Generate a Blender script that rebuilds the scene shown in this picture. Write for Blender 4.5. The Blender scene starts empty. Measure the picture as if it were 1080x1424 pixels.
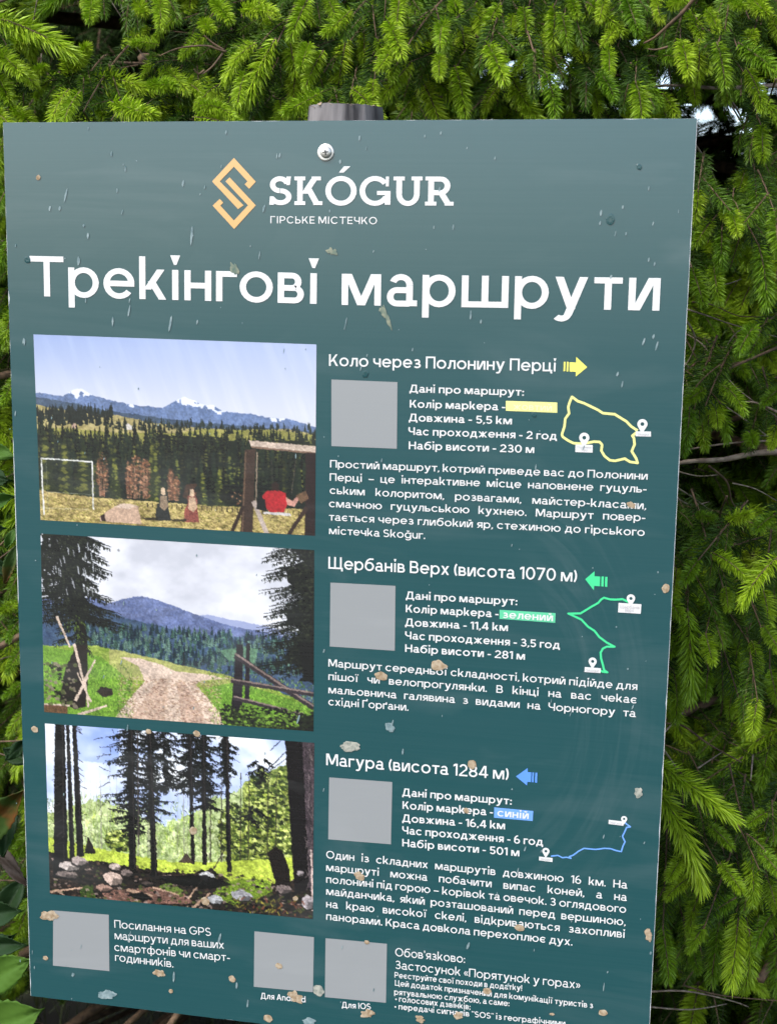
import bpy, bmesh, math, random
import numpy as np
from mathutils import Vector, Matrix, Euler, Quaternion
random.seed(7); rng = np.random.default_rng(7)
S = bpy.context.scene; COL = S.collection
PI = math.pi

# ------------------------------------------------------------------ camera
ZT = 1.75                     # height of the top edge of the board above the ground
def _rot(a, b, c):
    ca, sa, cb, sb, cc, sc = math.cos(a), math.sin(a), math.cos(b), math.sin(b), math.cos(c), math.sin(c)
    Rx = np.array([[1,0,0],[0,ca,-sa],[0,sa,ca]]); Ry = np.array([[cb,0,sb],[0,1,0],[-sb,0,cb]]); Rz = np.array([[cc,-sc,0],[sc,cc,0],[0,0,1]])
    return Rz @ Ry @ Rx
R0 = _rot(math.radians(9.99943), math.radians(10.63419), math.radians(2.77062))
FPX = 1889.68
CAM = Vector((0.573135, -1.156225, ZT - 0.129129))
def b2w(v): return Vector((v[0], v[2], -v[1]))
rx, ry, rz_ = b2w(R0[0]), -b2w(R0[1]), -b2w(R0[2])
cd = bpy.data.cameras.new('camera'); cam = bpy.data.objects.new('camera', cd); COL.objects.link(cam)
M = Matrix((rx, ry, rz_)).transposed().to_4x4(); M.translation = CAM
cam.matrix_world = M
cd.sensor_fit = 'VERTICAL'; cd.sensor_height = 36; cd.lens = 36 * FPX / 1424
cd.clip_start = 0.05; cd.clip_end = 3000
cd.dof.use_dof = True; cd.dof.focus_distance = 1.28; cd.dof.aperture_fstop = 11
S.camera = cam

def ray(u, v):                # direction through a point of the photograph (1080 x 1424)
    return (rx * (u - 540) - ry * (v - 712) - rz_ * FPX)
def at(u, v, Y):              # the point on that line of sight at depth Y behind the board
    d = ray(u, v); t = (Y - CAM.y) / d.y
    return CAM + d * t
def pb(u, v):                 # the same on the board's face, in board coordinates (x right, y down)
    p = at(u, v, 0.0); return Vector((p.x, ZT - p.z))
def proj(p):
    q = p - CAM; z = -q.dot(rz_)
    if z < 0.05: return (-9999, -9999, 1)
    return (540 + FPX * q.dot(rx) / z, 712 - FPX * q.dot(ry) / z, z)

# ------------------------------------------------------------------ light
w = bpy.data.worlds.new('World'); S.world = w; w.use_nodes = True
nt = w.node_tree; bg = nt.nodes['Background']
sky = nt.nodes.new('ShaderNodeTexSky'); sky.sky_type = 'NISHITA'; sky.sun_disc = False
SUN_EL, SUN_AZ = math.radians(52), math.radians(215)      # azimuth clockwise from +Y: behind the viewer, to the left
sky.sun_elevation = SUN_EL; sky.sun_rotation = SUN_AZ; sky.air_density = 1.0; sky.dust_density = 2.0; sky.ozone_density = 1.0
hs = nt.nodes.new('ShaderNodeHueSaturation'); hs.inputs['Saturation'].default_value = 0.85
nt.links.new(sky.outputs[0], hs.inputs['Color']); nt.links.new(hs.outputs[0], bg.inputs[0]); bg.inputs[1].default_value = 0.15
sd = bpy.data.lights.new('sun', 'SUN'); sun = bpy.data.objects.new('sun', sd); COL.objects.link(sun)
sd.energy = 1.2; sd.angle = math.radians(30); sd.color = (1.0, 0.96, 0.9)
sv = Vector((math.sin(SUN_AZ) * math.cos(SUN_EL), math.cos(SUN_AZ) * math.cos(SUN_EL), math.sin(SUN_EL)))
sun.rotation_euler = sv.to_track_quat('Z', 'Y').to_euler()
S.view_settings.view_transform = 'Standard'; S.view_settings.look = 'None'; S.view_settings.gamma = 1
S.view_settings.exposure = 1.42
S.view_settings.use_curve_mapping = False
S.render.engine = 'CYCLES'
S.cycles.max_bounces = 6

# ------------------------------------------------------------------ materials
def lin(r, g, b):
    f = lambda c: (c/255)/12.92 if c/255 <= .04045 else ((c/255+.055)/1.055)**2.4
    return (f(r), f(g), f(b), 1)
def mat(name, col, rough=.6, spec=.5):
    m = bpy.data.materials.new(name); m.use_nodes = True; b = m.node_tree.nodes['Principled BSDF']
    b.inputs['Base Color'].default_value = col if len(col) == 4 else (*col, 1)
    b.inputs['Roughness'].default_value = rough; b.inputs['Specular IOR Level'].default_value = spec
    return m
def N(m, t, **k):
    n = m.node_tree.nodes.new(t)
    for a, v in k.items(): setattr(n, a, v)
    return n
def LK(m, a, b): m.node_tree.links.new(a, b)
def noise_mix(m, scale, c1, c2, lo=.35, hi=.65, detail=6, stretch=(1,1,1), coord='Object', bump=0, rough=None):
    b = m.node_tree.nodes['Principled BSDF']
    tc = N(m, 'ShaderNodeTexCoord'); mp = N(m, 'ShaderNodeMapping'); mp.inputs['Scale'].default_value = stretch
    n = N(m, 'ShaderNodeTexNoise'); n.inputs['Scale'].default_value = scale; n.inputs['Detail'].default_value = detail
    r = N(m, 'ShaderNodeValToRGB'); r.color_ramp.elements[0].position = lo; r.color_ramp.elements[1].position = hi
    r.color_ramp.elements[0].color = (*c1[:3], 1); r.color_ramp.elements[1].color = (*c2[:3], 1)
    LK(m, tc.outputs[coord], mp.inputs[0]); LK(m, mp.outputs[0], n.inputs[0]); LK(m, n.outputs[0], r.inputs[0]); LK(m, r.outputs[0], b.inputs['Base Color'])
    if bump:
        bp = N(m, 'ShaderNodeBump'); bp.inputs['Strength'].default_value = bump; bp.inputs['Distance'].default_value = .003
        LK(m, n.outputs[0], bp.inputs['Height']); LK(m, bp.outputs[0], b.inputs['Normal'])
    if rough: b.inputs['Roughness'].default_value = rough
    return m

def print_mat(name, col, attr=False, swirl=False):
    """laminated print: colour under a satin film with wiped dust and fine horizontal brushing"""
    m = mat(name, col, .36); b = m.node_tree.nodes['Principled BSDF']
    b.inputs['Specular IOR Level'].default_value = .15; b.inputs['Coat Weight'].default_value = 1; b.inputs['Coat Roughness'].default_value = .22; b.inputs['Coat IOR'].default_value = 1.64
    tc = N(m, 'ShaderNodeTexCoord')
    mp = N(m, 'ShaderNodeMapping'); mp.inputs['Scale'].default_value = (1.2, 1, 5)
    mp.inputs['Rotation'].default_value = (0, -.7, 0)
    n1 = N(m, 'ShaderNodeTexNoise'); n1.inputs['Scale'].default_value = 3; n1.inputs['Detail'].default_value = 7; n1.inputs['Distortion'].default_value = 1.6
    LK(m, tc.outputs['Object'], mp.inputs[0]); LK(m, mp.outputs[0], n1.inputs[0])
    n2 = N(m, 'ShaderNodeTexNoise'); n2.inputs['Scale'].default_value = 9; n2.inputs['Detail'].default_value = 8; n2.inputs['Roughness'].default_value = .7
    LK(m, tc.outputs['Object'], n2.inputs[0])
    mp3 = N(m, 'ShaderNodeMapping'); mp3.inputs['Scale'].default_value = (.6, 1, 90)
    n3 = N(m, 'ShaderNodeTexNoise'); n3.inputs['Scale'].default_value = 6; n3.inputs['Detail'].default_value = 3
    LK(m, tc.outputs['Object'], mp3.inputs[0]); LK(m, mp3.outputs[0], n3.inputs[0])
    r1 = N(m, 'ShaderNodeMapRange'); r1.inputs[1].default_value = .50; r1.inputs[2].default_value = .78; r1.inputs[3].default_value = 0; r1.inputs[4].default_value = .09
    LK(m, n1.outputs[0], r1.inputs[0])
    mul = N(m, 'ShaderNodeMath', operation='MULTIPLY'); LK(m, r1.outputs[0], mul.inputs[0]); LK(m, n2.outputs[0], mul.inputs[1])
    add = N(m, 'ShaderNodeMath', operation='MULTIPLY_ADD'); LK(m, n3.outputs[0], add.inputs[0]); add.inputs[1].default_value = .022; LK(m, mul.outputs[0], add.inputs[2])
    if swirl:
        c = pb(690, 985); mw = N(m, 'ShaderNodeMapping'); mw.inputs['Location'].default_value = (-c.x, 0, -(ZT-c.y)*.62); mw.inputs['Scale'].default_value = (1, 0, .62)
        LK(m, tc.outputs['Object'], mw.inputs[0])
        ln = N(m, 'ShaderNodeVectorMath', operation='LENGTH'); LK(m, mw.outputs[0], ln.inputs[0])
        rm = N(m, 'ShaderNodeMapRange', interpolation_type='SMOOTHSTEP'); rm.inputs[1].default_value = .055; rm.inputs[2].default_value = .085
        rn = N(m, 'ShaderNodeMapRange', interpolation_type='SMOOTHSTEP'); rn.inputs[1].default_value = .15; rn.inputs[2].default_value = .11
        sp0 = N(m, 'ShaderNodeSeparateXYZ'); LK(m, mw.outputs[0], sp0.inputs[0]); an = N(m, 'ShaderNodeMath', operation='ARCTAN2'); LK(m, sp0.outputs[2], an.inputs[0]); LK(m, sp0.outputs[0], an.inputs[1])
        cb = N(m, 'ShaderNodeCombineXYZ'); ml = N(m, 'ShaderNodeMath', operation='MULTIPLY'); ml.inputs[1].default_value = 90; LK(m, ln.outputs['Value'], ml.inputs[0]); LK(m, ml.outputs[0], cb.inputs[0]); LK(m, an.outputs[0], cb.inputs[1])
        wv = N(m, 'ShaderNodeTexNoise'); wv.inputs['Scale'].default_value = 1.1; wv.inputs['Detail'].default_value = 7; wv.inputs['Distortion'].default_value = 1.6; LK(m, cb.outputs[0], wv.inputs[0])
        wr = N(m, 'ShaderNodeMapRange'); wr.inputs[1].default_value = .45; wr.inputs[2].default_value = .75; LK(m, wv.outputs['Fac'], wr.inputs[0])
        LK(m, ln.outputs['Value'], rm.inputs[0]); LK(m, ln.outputs['Value'], rn.inputs[0])
        sx_ = N(m, 'ShaderNodeSeparateXYZ'); LK(m, mw.outputs[0], sx_.inputs[0]); rx2 = N(m, 'ShaderNodeMapRange', interpolation_type='SMOOTHSTEP'); rx2.inputs[1].default_value = .0; rx2.inputs[2].default_value = .05; LK(m, sx_.outputs[0], rx2.inputs[0])
        p_ = wr.outputs[0]
        for q_ in (rm.outputs[0], rn.outputs[0], rx2.outputs[0], n2.outputs[0]):
            mm = N(m, 'ShaderNodeMath', operation='MULTIPLY'); LK(m, p_, mm.inputs[0]); LK(m, q_, mm.inputs[1]); p_ = mm.outputs[0]
        a2 = N(m, 'ShaderNodeMath', operation='MULTIPLY_ADD'); LK(m, p_, a2.inputs[0]); a2.inputs[1].default_value = .06; LK(m, add.outputs[0], a2.inputs[2]); add = a2
    mix = N(m, 'ShaderNodeMix', data_type='RGBA'); mix.inputs['A'].default_value = col if len(col) == 4 else (*col, 1)
    if attr:
        at_ = N(m, 'ShaderNodeVertexColor', layer_name='print'); LK(m, at_.outputs[0], mix.inputs['A'])
    mix.inputs['B'].default_value = (.55, .58, .56, 1)
    LK(m, add.outputs[0], mix.inputs['Factor']); LK(m, mix.outputs['Result'], b.inputs['Base Color'])
    rr = N(m, 'ShaderNodeMapRange'); rr.inputs[1].default_value = .3; rr.inputs[2].default_value = .7; rr.inputs[3].default_value = .27; rr.inputs[4].default_value = .42
    LK(m, n2.outputs[0], rr.inputs[0]); LK(m, rr.outputs[0], b.inputs['Roughness'])
    return m

TEAL = (0.0052, 0.056, 0.062)
m_panel = print_mat('teal_print', TEAL, swirl=True)
m_core = mat('board_core', (.55, .57, .56), .5)
m_white = print_mat('white_print', (.66, .66, .64))
m_gold = print_mat('gold_print', (.60, .34, .11))
m_yellow = print_mat('yellow_print', (.78, .74, .12)); m_pyellow = print_mat('pale_yellow_print', (.74, .72, .25)); m_fyellow = print_mat('faded_yellow_print', (.80, .78, .42))
m_green = print_mat('green_print', (.05, .60, .24)); m_pgreen = print_mat('pale_green_print', (.10, .52, .28))
m_blue = print_mat('blue_print', (.10, .27, .78)); m_pblue = print_mat('pale_blue_print', (.14, .32, .72))
m_code = print_mat('blank_code_print', (.25, .26, .26))
m_map = print_mat('tiny_print', (.45, .42, .42))
m_pic = print_mat('photo_print', (.5, .5, .5), attr=True)

# ------------------------------------------------------------------ object helpers
def link(name, me, m=None, parent=None, smooth=False):
    o = bpy.data.objects.new(name, me); COL.objects.link(o)
    if m is not None and not me.materials: me.materials.append(m)
    if parent is not None: o.parent = parent
    if smooth:
        me.polygons.foreach_set('use_smooth', [True] * len(me.polygons))
    return o
def tag(o, label=None, cat=None, group=None, kind=None):
    if label: o['label'] = label
    if cat: o['category'] = cat
    if group: o['group'] = group
    if kind: o['kind'] = kind
    return o
def empty(name, loc):
    o = bpy.data.objects.new(name, None); COL.objects.link(o); o.location = loc; o.empty_display_size = .05; return o
def mesh(name, vs, fs):
    me = bpy.data.meshes.new(name); me.from_pydata([tuple(v) for v in vs], [], [tuple(f) for f in fs]); me.update(); return me
class MB:
    def __init__(s): s.v = []; s.f = []
    def poly(s, pts):
        n = len(s.v); s.v += [tuple(p) for p in pts]; s.f.append(tuple(range(n, n+len(pts))))
    def tube(s, pts, radii, n=6, cap=True):
        pts = [Vector(p) for p in pts]; base = len(s.v); ref = Vector((.3, .2, .93))
        for i, p in enumerate(pts):
            d = (pts[min(i+1, len(pts)-1)] - pts[max(i-1, 0)]).normalized()
            a = d.cross(ref); a = a.normalized() if a.length > 1e-4 else Vector((1,0,0)); b = d.cross(a)
            for k in range(n):
                t = 2*PI*k/n; s.v.append(tuple(p + (a*math.cos(t) + b*math.sin(t)) * radii[i]))
        for i in range(len(pts)-1):
            for k in range(n):
                k2 = (k+1) % n; s.f.append((base+i*n+k, base+i*n+k2, base+(i+1)*n+k2, base+(i+1)*n+k))
        if cap: s.f.append(tuple(base+k for k in range(n))[::-1]); s.f.append(tuple(base+(len(pts)-1)*n+k for k in range(n)))
    def box(s, x0, y0, z0, x1, y1, z1):
        n = len(s.v)
        s.v += [(x0,y0,z0),(x1,y0,z0),(x1,y1,z0),(x0,y1,z0),(x0,y0,z1),(x1,y0,z1),(x1,y1,z1),(x0,y1,z1)]
        s.f += [tuple(n+i for i in q) for q in ((3,2,1,0),(4,5,6,7),(0,1,5,4),(1,2,6,5),(2,3,7,6),(3,0,4,7))]
    def build(s, name, m, parent=None, smooth=False): return link(name, mesh(name, s.v, s.f), m, parent, smooth)

# ------------------------------------------------------------------ lettering: a small geometric alphabet of strokes
XH = .735
class G:
    """collects the flat shapes of one glyph; cap height = 1"""
    def __init__(g, w): g.w = w; g.h = w*.9; g.dw = w*1.2; g.s = []; g.a = .6
    def stem(g, x, y0=0, y1=XH): g.s.append([(x,y0),(x+g.w,y0),(x+g.w,y1),(x,y1)]); return g
    def bar(g, y, x0, x1): g.s.append([(x0,y),(x1,y),(x1,y+g.h),(x0,y+g.h)]); return g
    def diag(g, x0, y0, x1, y1, k=1): d = g.dw*k; g.s.append([(x0,y0),(x0+d,y0),(x1+d,y1),(x1,y1)]); return g
    def poly(g, *p): g.s.append(list(p)); return g
    def ring(g, x0, y0, x1, y1, a0=0, a1=360):
        cx, cy, rx, ry = (x0+x1)/2, (y0+y1)/2, (x1-x0)/2, (y1-y0)/2; n = max(4, int(abs(a1-a0)/15))
        for i in range(n):
            t0 = math.radians(a0+(a1-a0)*i/n); t1 = math.radians(a0+(a1-a0)*(i+1)/n); q = []
            for t, k in ((t0,0),(t1,0),(t1,1),(t0,1)):
                q.append((cx+math.cos(t)*(rx-g.w*k), cy+math.sin(t)*(ry-g.h*k)))
            g.s.append(q)
        return g
    def D(g, x0, y0, x1, y1, left=False):      # bowl: two bars closed by a half ring
        r = min((y1-y0)/2*1.02, x1-x0)
        if left: g.bar(y0, x0+r, x1).bar(y1-g.h, x0+r, x1).ring(x0, y0, x0+2*r, y1, 90, 270)
        else: g.bar(y0, x0, x1-r).bar(y1-g.h, x0, x1-r).ring(x1-2*r, y0, x1, y1, -90, 90)
        return g
def glyph(c, w):
    g = G(w); h = g.h; d = g.dw; o = .012
    def A(v): g.a = v; return g
    up = 1.0
    if c == 'о' or c == 'o': return g.ring(0,-o,.79,XH+o) and A(.79)
    if c == 'а' or c == 'a':
        g.ring(.05,XH-.50,.60,XH+o,0,158).stem(.60-w,0,XH-.25).D(0,-o,.60-w*.5,.44,left=True).bar(0,.60-w,.70); return A(.68)
    if c == 'б': return g.ring(0,-o,.78,XH) .ring(0,-.28,.95,1.04,100,178).bar(1.04-h,.40,.74) and A(.78)
    if c == 'в': return g.stem(0).D(w,XH*.5-h*.5,.56,XH).D(w,0,.62,XH*.5+h*.5) and A(.62)
    if c == 'г': return g.stem(0).bar(XH-h,w,.50) and A(.50)
    if c == 'ґ': return g.stem(0).bar(XH-h,w,.50).stem(.50-w,XH,XH+.16) and A(.50)
    if c == 'д': return g.bar(0,0,.80).stem(0,-.17,0).stem(.80-w,-.17,0).diag(.08,h,.20,XH-h,.85).stem(.68-w,h,XH-h).bar(XH-h,.20,.68) and A(.80)
    if c == 'е' or c == 'e': return g.ring(0,-o,.77,XH+o,8,322).bar(XH/2-h*.5,w*.8,.765) and A(.77)
    if c == 'є': return g.ring(0,-o,.76,XH+o,42,318).bar(XH/2-h*.5,w*.8,.56) and A(.70)
    if c == 'ж': return g.stem(.50-w/2).diag(0,0,.34,XH/2).diag(1-d,0,.66-d,XH/2).diag(.34,XH/2,0,XH).diag(.66-d,XH/2,1-d,XH).bar(XH/2-h/2,.36,.64) and A(1)
    if c == 'з': return g.ring(.02,XH*.5-h*.5,.56,XH+o,-90,150).ring(0,-o,.62,XH*.5+h*.5,-150,90).bar(XH/2-h/2,.18,.33) and A(.62)
    if c in 'ий':
        g.stem(0).stem(.68-w).diag(w*.5,0,.68-w*.5-d,XH)
        if c == 'й': g.ring(.15,.84,.53,1.20,195,345)
        return A(.68)
    if c == 'і': return g.stem(.03).poly((-.045+.03,1.09),(w/2+.03-.03,.86),(w/2+.03+.03,.86),(w+.045+.03,1.09)) and A(w+.06)
    if c == 'ї':
        g.stem(.10)
        for x in (.0,.20+w*.3): g.poly((x,.88),(x+w*.85,.88),(x+w*.85,1.04),(x,1.04))
        return A(.2+w)
    if c == 'к' or c == 'k': return g.stem(0,0,1.05).diag(w*.7,.24,.62-d,XH).diag(.66-d,0,.26-.05,.44) and A(.66)
    if c == 'л': return g.stem(.66-w).bar(XH-h,.17,.66-w).diag(.10,.10,.17,XH-h,.85).bar(0,0,.14).poly((.06,0),(.16,0),(.10+d*.85,.12),(.10,.12)) and A(.66)
    if c == 'м': return g.stem(0).stem(.92-w).diag(.46-d/2,0,w*.35,XH).diag(.46-d/2,0,.92-w*.35-d,XH) and A(.92)
    if c == 'н': return g.stem(0).stem(.65-w).bar(XH/2-h/2,w,.65-w) and A(.65)
    if c == 'п': return g.stem(0).stem(.65-w).bar(XH-h,w,.65-w) and A(.65)
    if c == 'n': return g.stem(0).stem(.65-w,0,XH-.30).ring(0,XH-.62,.65,XH+o,0,180) and A(.65)
    if c == 'u' or c == 'U':
        H = XH if c == 'u' else 1; W = .65 if c == 'u' else .80
        return g.stem(0,.30,H).stem(W-w,.30 if c == 'U' else 0,H).ring(0,-o,W,.62,180,360) and A(W)
    if c == 'r': return g.stem(0).ring(0.02,XH-.6,.66,XH+o,55,140) and A(.46)
    if c == 'i': return g.stem(.02).poly((.02,.86),(.02+w,.86),(.02+w,1.02),(.02,1.02)) and A(w+.04)
    if c == 'd': return g.ring(0,-o,.76,XH+o).stem(.76-w,0,1.05) and A(.76)
    if c in 'gğ':
        g.ring(0,-o,.76,XH+o).stem(.76-w,-.05,XH).ring(.04,-.30,.76,.26,200,360)
        if c == 'ğ': g.ring(.19,.84,.57,1.20,195,345)
        return A(.76)
    if c == 'р' or c == 'p': return g.stem(0,-.26,XH).ring(.01,-o,.76,XH+o) and A(.76)
    if c == 'с': return g.ring(0,-o,.77,XH+o,40,320) and A(.72)
    if c == 'т': return g.bar(XH-h,0,.62).stem(.31-w/2,0,XH-h) and A(.62)
    if c == 'у': return g.diag(.37-d*.5,0.0,0,XH).diag(.24-d*.2,-.15,.72-d,XH).ring(-.08,-.29,.39,.12,225,345) and A(.72)
    if c == 'ф': return g.ring(0,-o,.60,XH+o).ring(.42,-o,1.02,XH+o).stem(.51-w/2,-.25,1.02) and A(1.02)
    if c == 'х': return g.diag(0,0,.66-d,XH).diag(.66-d,0,0,XH) and A(.66)
    if c == 'ц': return g.stem(0,h).stem(.64-w,h).bar(0,0,.78).stem(.78-w,-.17,0) and A(.76)
    if c == 'ч': return g.stem(0,.42).ring(0,.23,.60,.83,180,262).bar(.23,.24,.64-w).stem(.64-w) and A(.64)
    if c in 'шщШЩ':
        H = XH if c in 'шщ' else 1; W = 1.06 if c in 'шщ' else 1.14
        g.stem(0,h,H).stem(W/2-w/2,h,H).stem(W-w,h,H).bar(0,0,W)
        if c in 'щЩ': g.bar(0,W,W+.10).stem(W+.10-w,-.17,0); W += .1
        return A(W)
    if c == 'ь': return g.stem(0).D(w,0,.62,XH*.56) and A(.62)
    if c == 'ю': return g.stem(0).bar(XH/2-h/2,w,.30).ring(.26,-o,1.02,XH+o) and A(1.02)
    if c == 'я': return g.stem(.62-w).D(0.02,XH*.38,.62-w*.5,XH,left=True).diag(0,0,.26,XH*.40) and A(.62)
    # capitals
    if c == 'Т': return g.bar(1-h,0,.85).stem(.425-w/2,0,1-h) and A(.85)
    if c == 'К': return g.stem(0,0,1).diag(w*.7,.36,.74-d,1).diag(.78-d,0,.28,.58) and A(.78)
    if c == 'П': return g.stem(0,0,1).stem(.80-w,0,1).bar(1-h,w,.80-w) and A(.80)
    if c == 'Н': return g.stem(0,0,1).stem(.80-w,0,1).bar(.5-h/2,w,.80-w) and A(.80)
    if c == 'Ч': return g.stem(0,.60,1).ring(0,.34,.70,1.0,180,262).bar(.34,.30,.74-w).stem(.74-w,0,1) and A(.74)
    if c == 'Д': return g.bar(0,0,.96).stem(0,-.18,0).stem(.96-w,-.18,0).diag(.10,h,.24,1-h,.85).stem(.82-w,h,1-h).bar(1-h,.24,.82) and A(.96)
    if c == 'В': return g.stem(0,0,1).D(w,.5-h/2,.68,1).D(w,0,.74,.5+h/2) and A(.74)
    if c == 'М': return g.stem(0,0,1).stem(1.02-w,0,1).diag(.51-d/2,0.1,w*.4,1).diag(.51-d/2,0.1,1.02-w*.4-d,1) and A(1.02)
    if c == 'О': return g.ring(0,-o,1.02,1+o) and A(1.02)
    if c == 'З' or c == '3': return g.ring(.03,.5-h/2,.62,1+o,-90,155).ring(0,-o,.68,.5+h/2,-155,90).bar(.5-h/2,.2,.36) and A(.68)
    if c == 'Ц': return g.stem(0,h,1).stem(.78-w,h,1).bar(0,0,.92).stem(.92-w,-.18,0) and A(.90)
    if c in 'РP': return g.stem(0,0,1).D(w,.36,.74,1) and A(.74)
    if c == 'Г': return g.stem(0,0,1).bar(1-h,w,.64) and A(.64)
    if c == 'Ґ': return g.stem(0,0,1).bar(1-h,w,.64).stem(.64-w,1,1.18) and A(.64)
    if c == 'С': return g.ring(0,-o,.98,1+o,40,320) and A(.92)
    if c == 'Ь': return g.stem(0,0,1).D(w,0,.70,.58) and A(.70)
    if c in 'ІI': return g.stem(.03,0,1) and A(w+.06)
    if c == 'Е': return g.stem(0,0,1).bar(0,w,.66).bar(1-h,w,.66).bar(.5-h/2,w,.60) and A(.66)
    if c == 'A': return g.diag(0,0,.44-d/2,1).diag(.88-d,0,.44-d/2,1).bar(.24,.16,.72) and A(.88)
    if c == 'G': return g.ring(0,-o,1.0,1+o,42,350).bar(.42,.52,1.0) and A(1.0)
    if c == 'S': return g.ring(.03,.5-h/2,.68,1+o,30,270).ring(0,-o,.72,.5+h/2,-150,90) and A(.72)
    if c == 'O': return g.ring(0,-o,1.02,1+o) and A(1.02)
    # figures
    if c == '0': return g.ring(0,-o,.76,1+o) and A(.76)
    if c == '1': return g.stem(.20,0,1).poly((0,.74),(.20,.84),(.20,1),(.16,1),(0,.90)) and A(.36)
    if c == '2': return g.ring(.02,.36,.68,1+o,-52,165).diag(.0,h*.9,.42,.52,.95).bar(0,0,.70) and A(.70)
    if c == '4': return g.stem(.48,0,1).bar(.20,0,.76).diag(0,.22,.40,1,.9) and A(.76)
    if c == '5': return g.ring(0,-o,.68,.64,-150,120).bar(1-h,.08,.62).stem(.06,.46,1-h) and A(.68)
    if c == '6': return g.ring(0,-o,.70,.64).ring(0,-.1,1.0,1.08,98,182) and A(.70)
    if c == '7': return g.bar(1-h,0,.68).diag(.12,0,.68-d,1-h) and A(.68)
    if c == '8': return g.ring(.04,.5-h/2,.66,1+o).ring(0,-o,.70,.5+h/2) and A(.70)
    # punctuation
    if c == '.': return g.poly((.0,0),(w*1.1,0),(w*1.1,w*1.1),(0,w*1.1)) and A(w*1.1)
    if c == ',': return g.poly((.02,w),(.02+w,w),(.02+w,0),(-.02,-.15),(-.04,-.15),(.02,0)) and A(w)
    if c == ':': return g.poly((0,0),(w*1.1,0),(w*1.1,w*1.1),(0,w*1.1)).poly((0,.46),(w*1.1,.46),(w*1.1,.46+w*1.1),(0,.46+w*1.1)) and A(w*1.1)
    if c == ';': return g.poly((.02,w),(.02+w,w),(.02+w,0),(-.02,-.15),(-.04,-.15),(.02,0)).poly((0,.46),(w*1.1,.46),(w*1.1,.46+w*1.1),(0,.46+w*1.1)) and A(w)
    if c == '!': return g.stem(0,.26,1).poly((0,0),(w,0),(w,w),(0,w)) and A(w)
    if c == '-': return g.bar(.30,0,.38) and A(.38)
    if c == '–': return g.bar(.30,0,.62) and A(.62)
    if c == '(': return g.ring(0,-.2,.9,1.12,128,232) and A(.26)
    if c == ')': return g.ring(-.64,-.2,.26,1.12,-52,52) and A(.26)
    if c == '«': return g.poly((.0,.36),(.16,.10),(.28,.10),(.12,.36),(.28,.62),(.16,.62)) .poly((.24,.36),(.40,.10),(.52,.10),(.36,.36),(.52,.62),(.40,.62)) and A(.50)
    if c == '»': return g.poly((.52,.36),(.36,.62),(.24,.62),(.40,.36),(.24,.10),(.36,.10)).poly((.28,.36),(.12,.62),(.0,.62),(.16,.36),(.0,.10),(.12,.10)) and A(.50)
    if c == "'": return g.poly((.03,.72),(.03+w*.7,.72),(w,1),(0,1)) and A(w)
    if c == '"': return g.poly((.0,.76),(w*.7,.76),(w*.8,1),(0,1)).poly((w*1.6,.76),(w*2.3,.76),(w*2.4,1),(w*1.6,1)) and A(w*2.3)
    if c == '•': return g.ring(0,.22,.30,.52).poly((.1,.3),(.2,.3),(.2,.44),(.1,.44)) and A(.28)
    return A(.5)
TRACK = .115
def put(mb, shapes, O, ex, ey, lift):
    """shapes in glyph units; O origin on the board, ex / ey board vectors of one unit"""
    for k, s in enumerate(shapes):
        Y = -(lift + (k % 23) * 8e-6); pts = []
        for x, y in s:
            p = O + ex*x + ey*y; pts.append((p.x, Y, ZT - p.y))
        mb.poly(pts)
def layout(text, w, track=TRACK):
    x = 0; out = []; gaps = []; prev = ' '
    for i, c in enumerate(text):
        if c == ' ': gaps.append(i); x += .30; prev = c; continue
        g = glyph(c, w); out.append((x, g, len(gaps))); x += g.a + track
        if c in 'гту' and i+1 < len(text) and text[i+1] in 'оаесл.,': x -= .05
    return out, x - track, len(gaps)
def line(mb, text, p0, p1, cap, w=.15, justify=None, lift=4e-4, track=TRACK):
    """one line of text between two baseline points measured on the photograph"""
    a = pb(*p0); b = pb(*p1); up = pb(p0[0], p0[1]-cap) - a; H = up.length
    d = (b - a); L = d.length; d.normalize(); ey = Vector((d.y, -d.x)) * H
    gl, W, ng = layout(text, w, track)
    sx = L / W; extra = 0
    if justify:
        sx = H*justify
        if W*sx > L or ng == 0: sx = L / W
        elif ng: extra = (L - W*sx) / ng / sx
    for x, g, k in gl: put(mb, g.s, a + d*sx*(x + extra*k), d*sx, ey, lift)

# ------------------------------------------------------------------ the ground
def grid_ground():
    vs = []; fs = []; rings = [0, .4, .8, 1.2, 1.7, 2.3, 3, 4, 5.5, 8, 12, 20, 40, 100, 300, 900]; n = 48
    vs.append((.3, .5, 0))
    for r in rings[1:]:
        for k in range(n):
            t = 2*PI*k/n; x, y = .3 + r*math.cos(t), .5 + r*math.sin(t)
            z = (.03*math.sin(x*3.1+1)*math.cos(y*2.7) + .015*math.sin(x*9+y*7)) * min(1, r) if r < 30 else 0
            vs.append((x, y, z))
    for k in range(n): fs.append((0, 1+k, 1+(k+1) % n))
    for i in range(len(rings)-2):
        for k in range(n):
            a = 1+i*n; fs.append((a+k, a+n+k, a+n+(k+1) % n, a+(k+1) % n))
    return mesh('ground', vs, fs)
m_ground = noise_mix(mat('forest_floor', (.05,.04,.02), .95), 7, (.014,.012,.007), (.036,.038,.015), .35, .68, 10, bump=.8)
g = link('ground', grid_ground(), m_ground, smooth=True); tag(g, kind='structure')

# ------------------------------------------------------------------ the information board
board = empty('info_board', (.30, .042, 0)); tag(board, 'tall teal trekking route board with white lettering and three photographs, screwed to log post', 'information board')
BW, BH = .6, .8364
def bchild(o): o.parent = board; o.matrix_parent_inverse = Matrix.Translation(-board.location); return o
def bbuild(mb, name, m, smooth=False): return bchild(mb.build(name, m, None, smooth))

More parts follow.
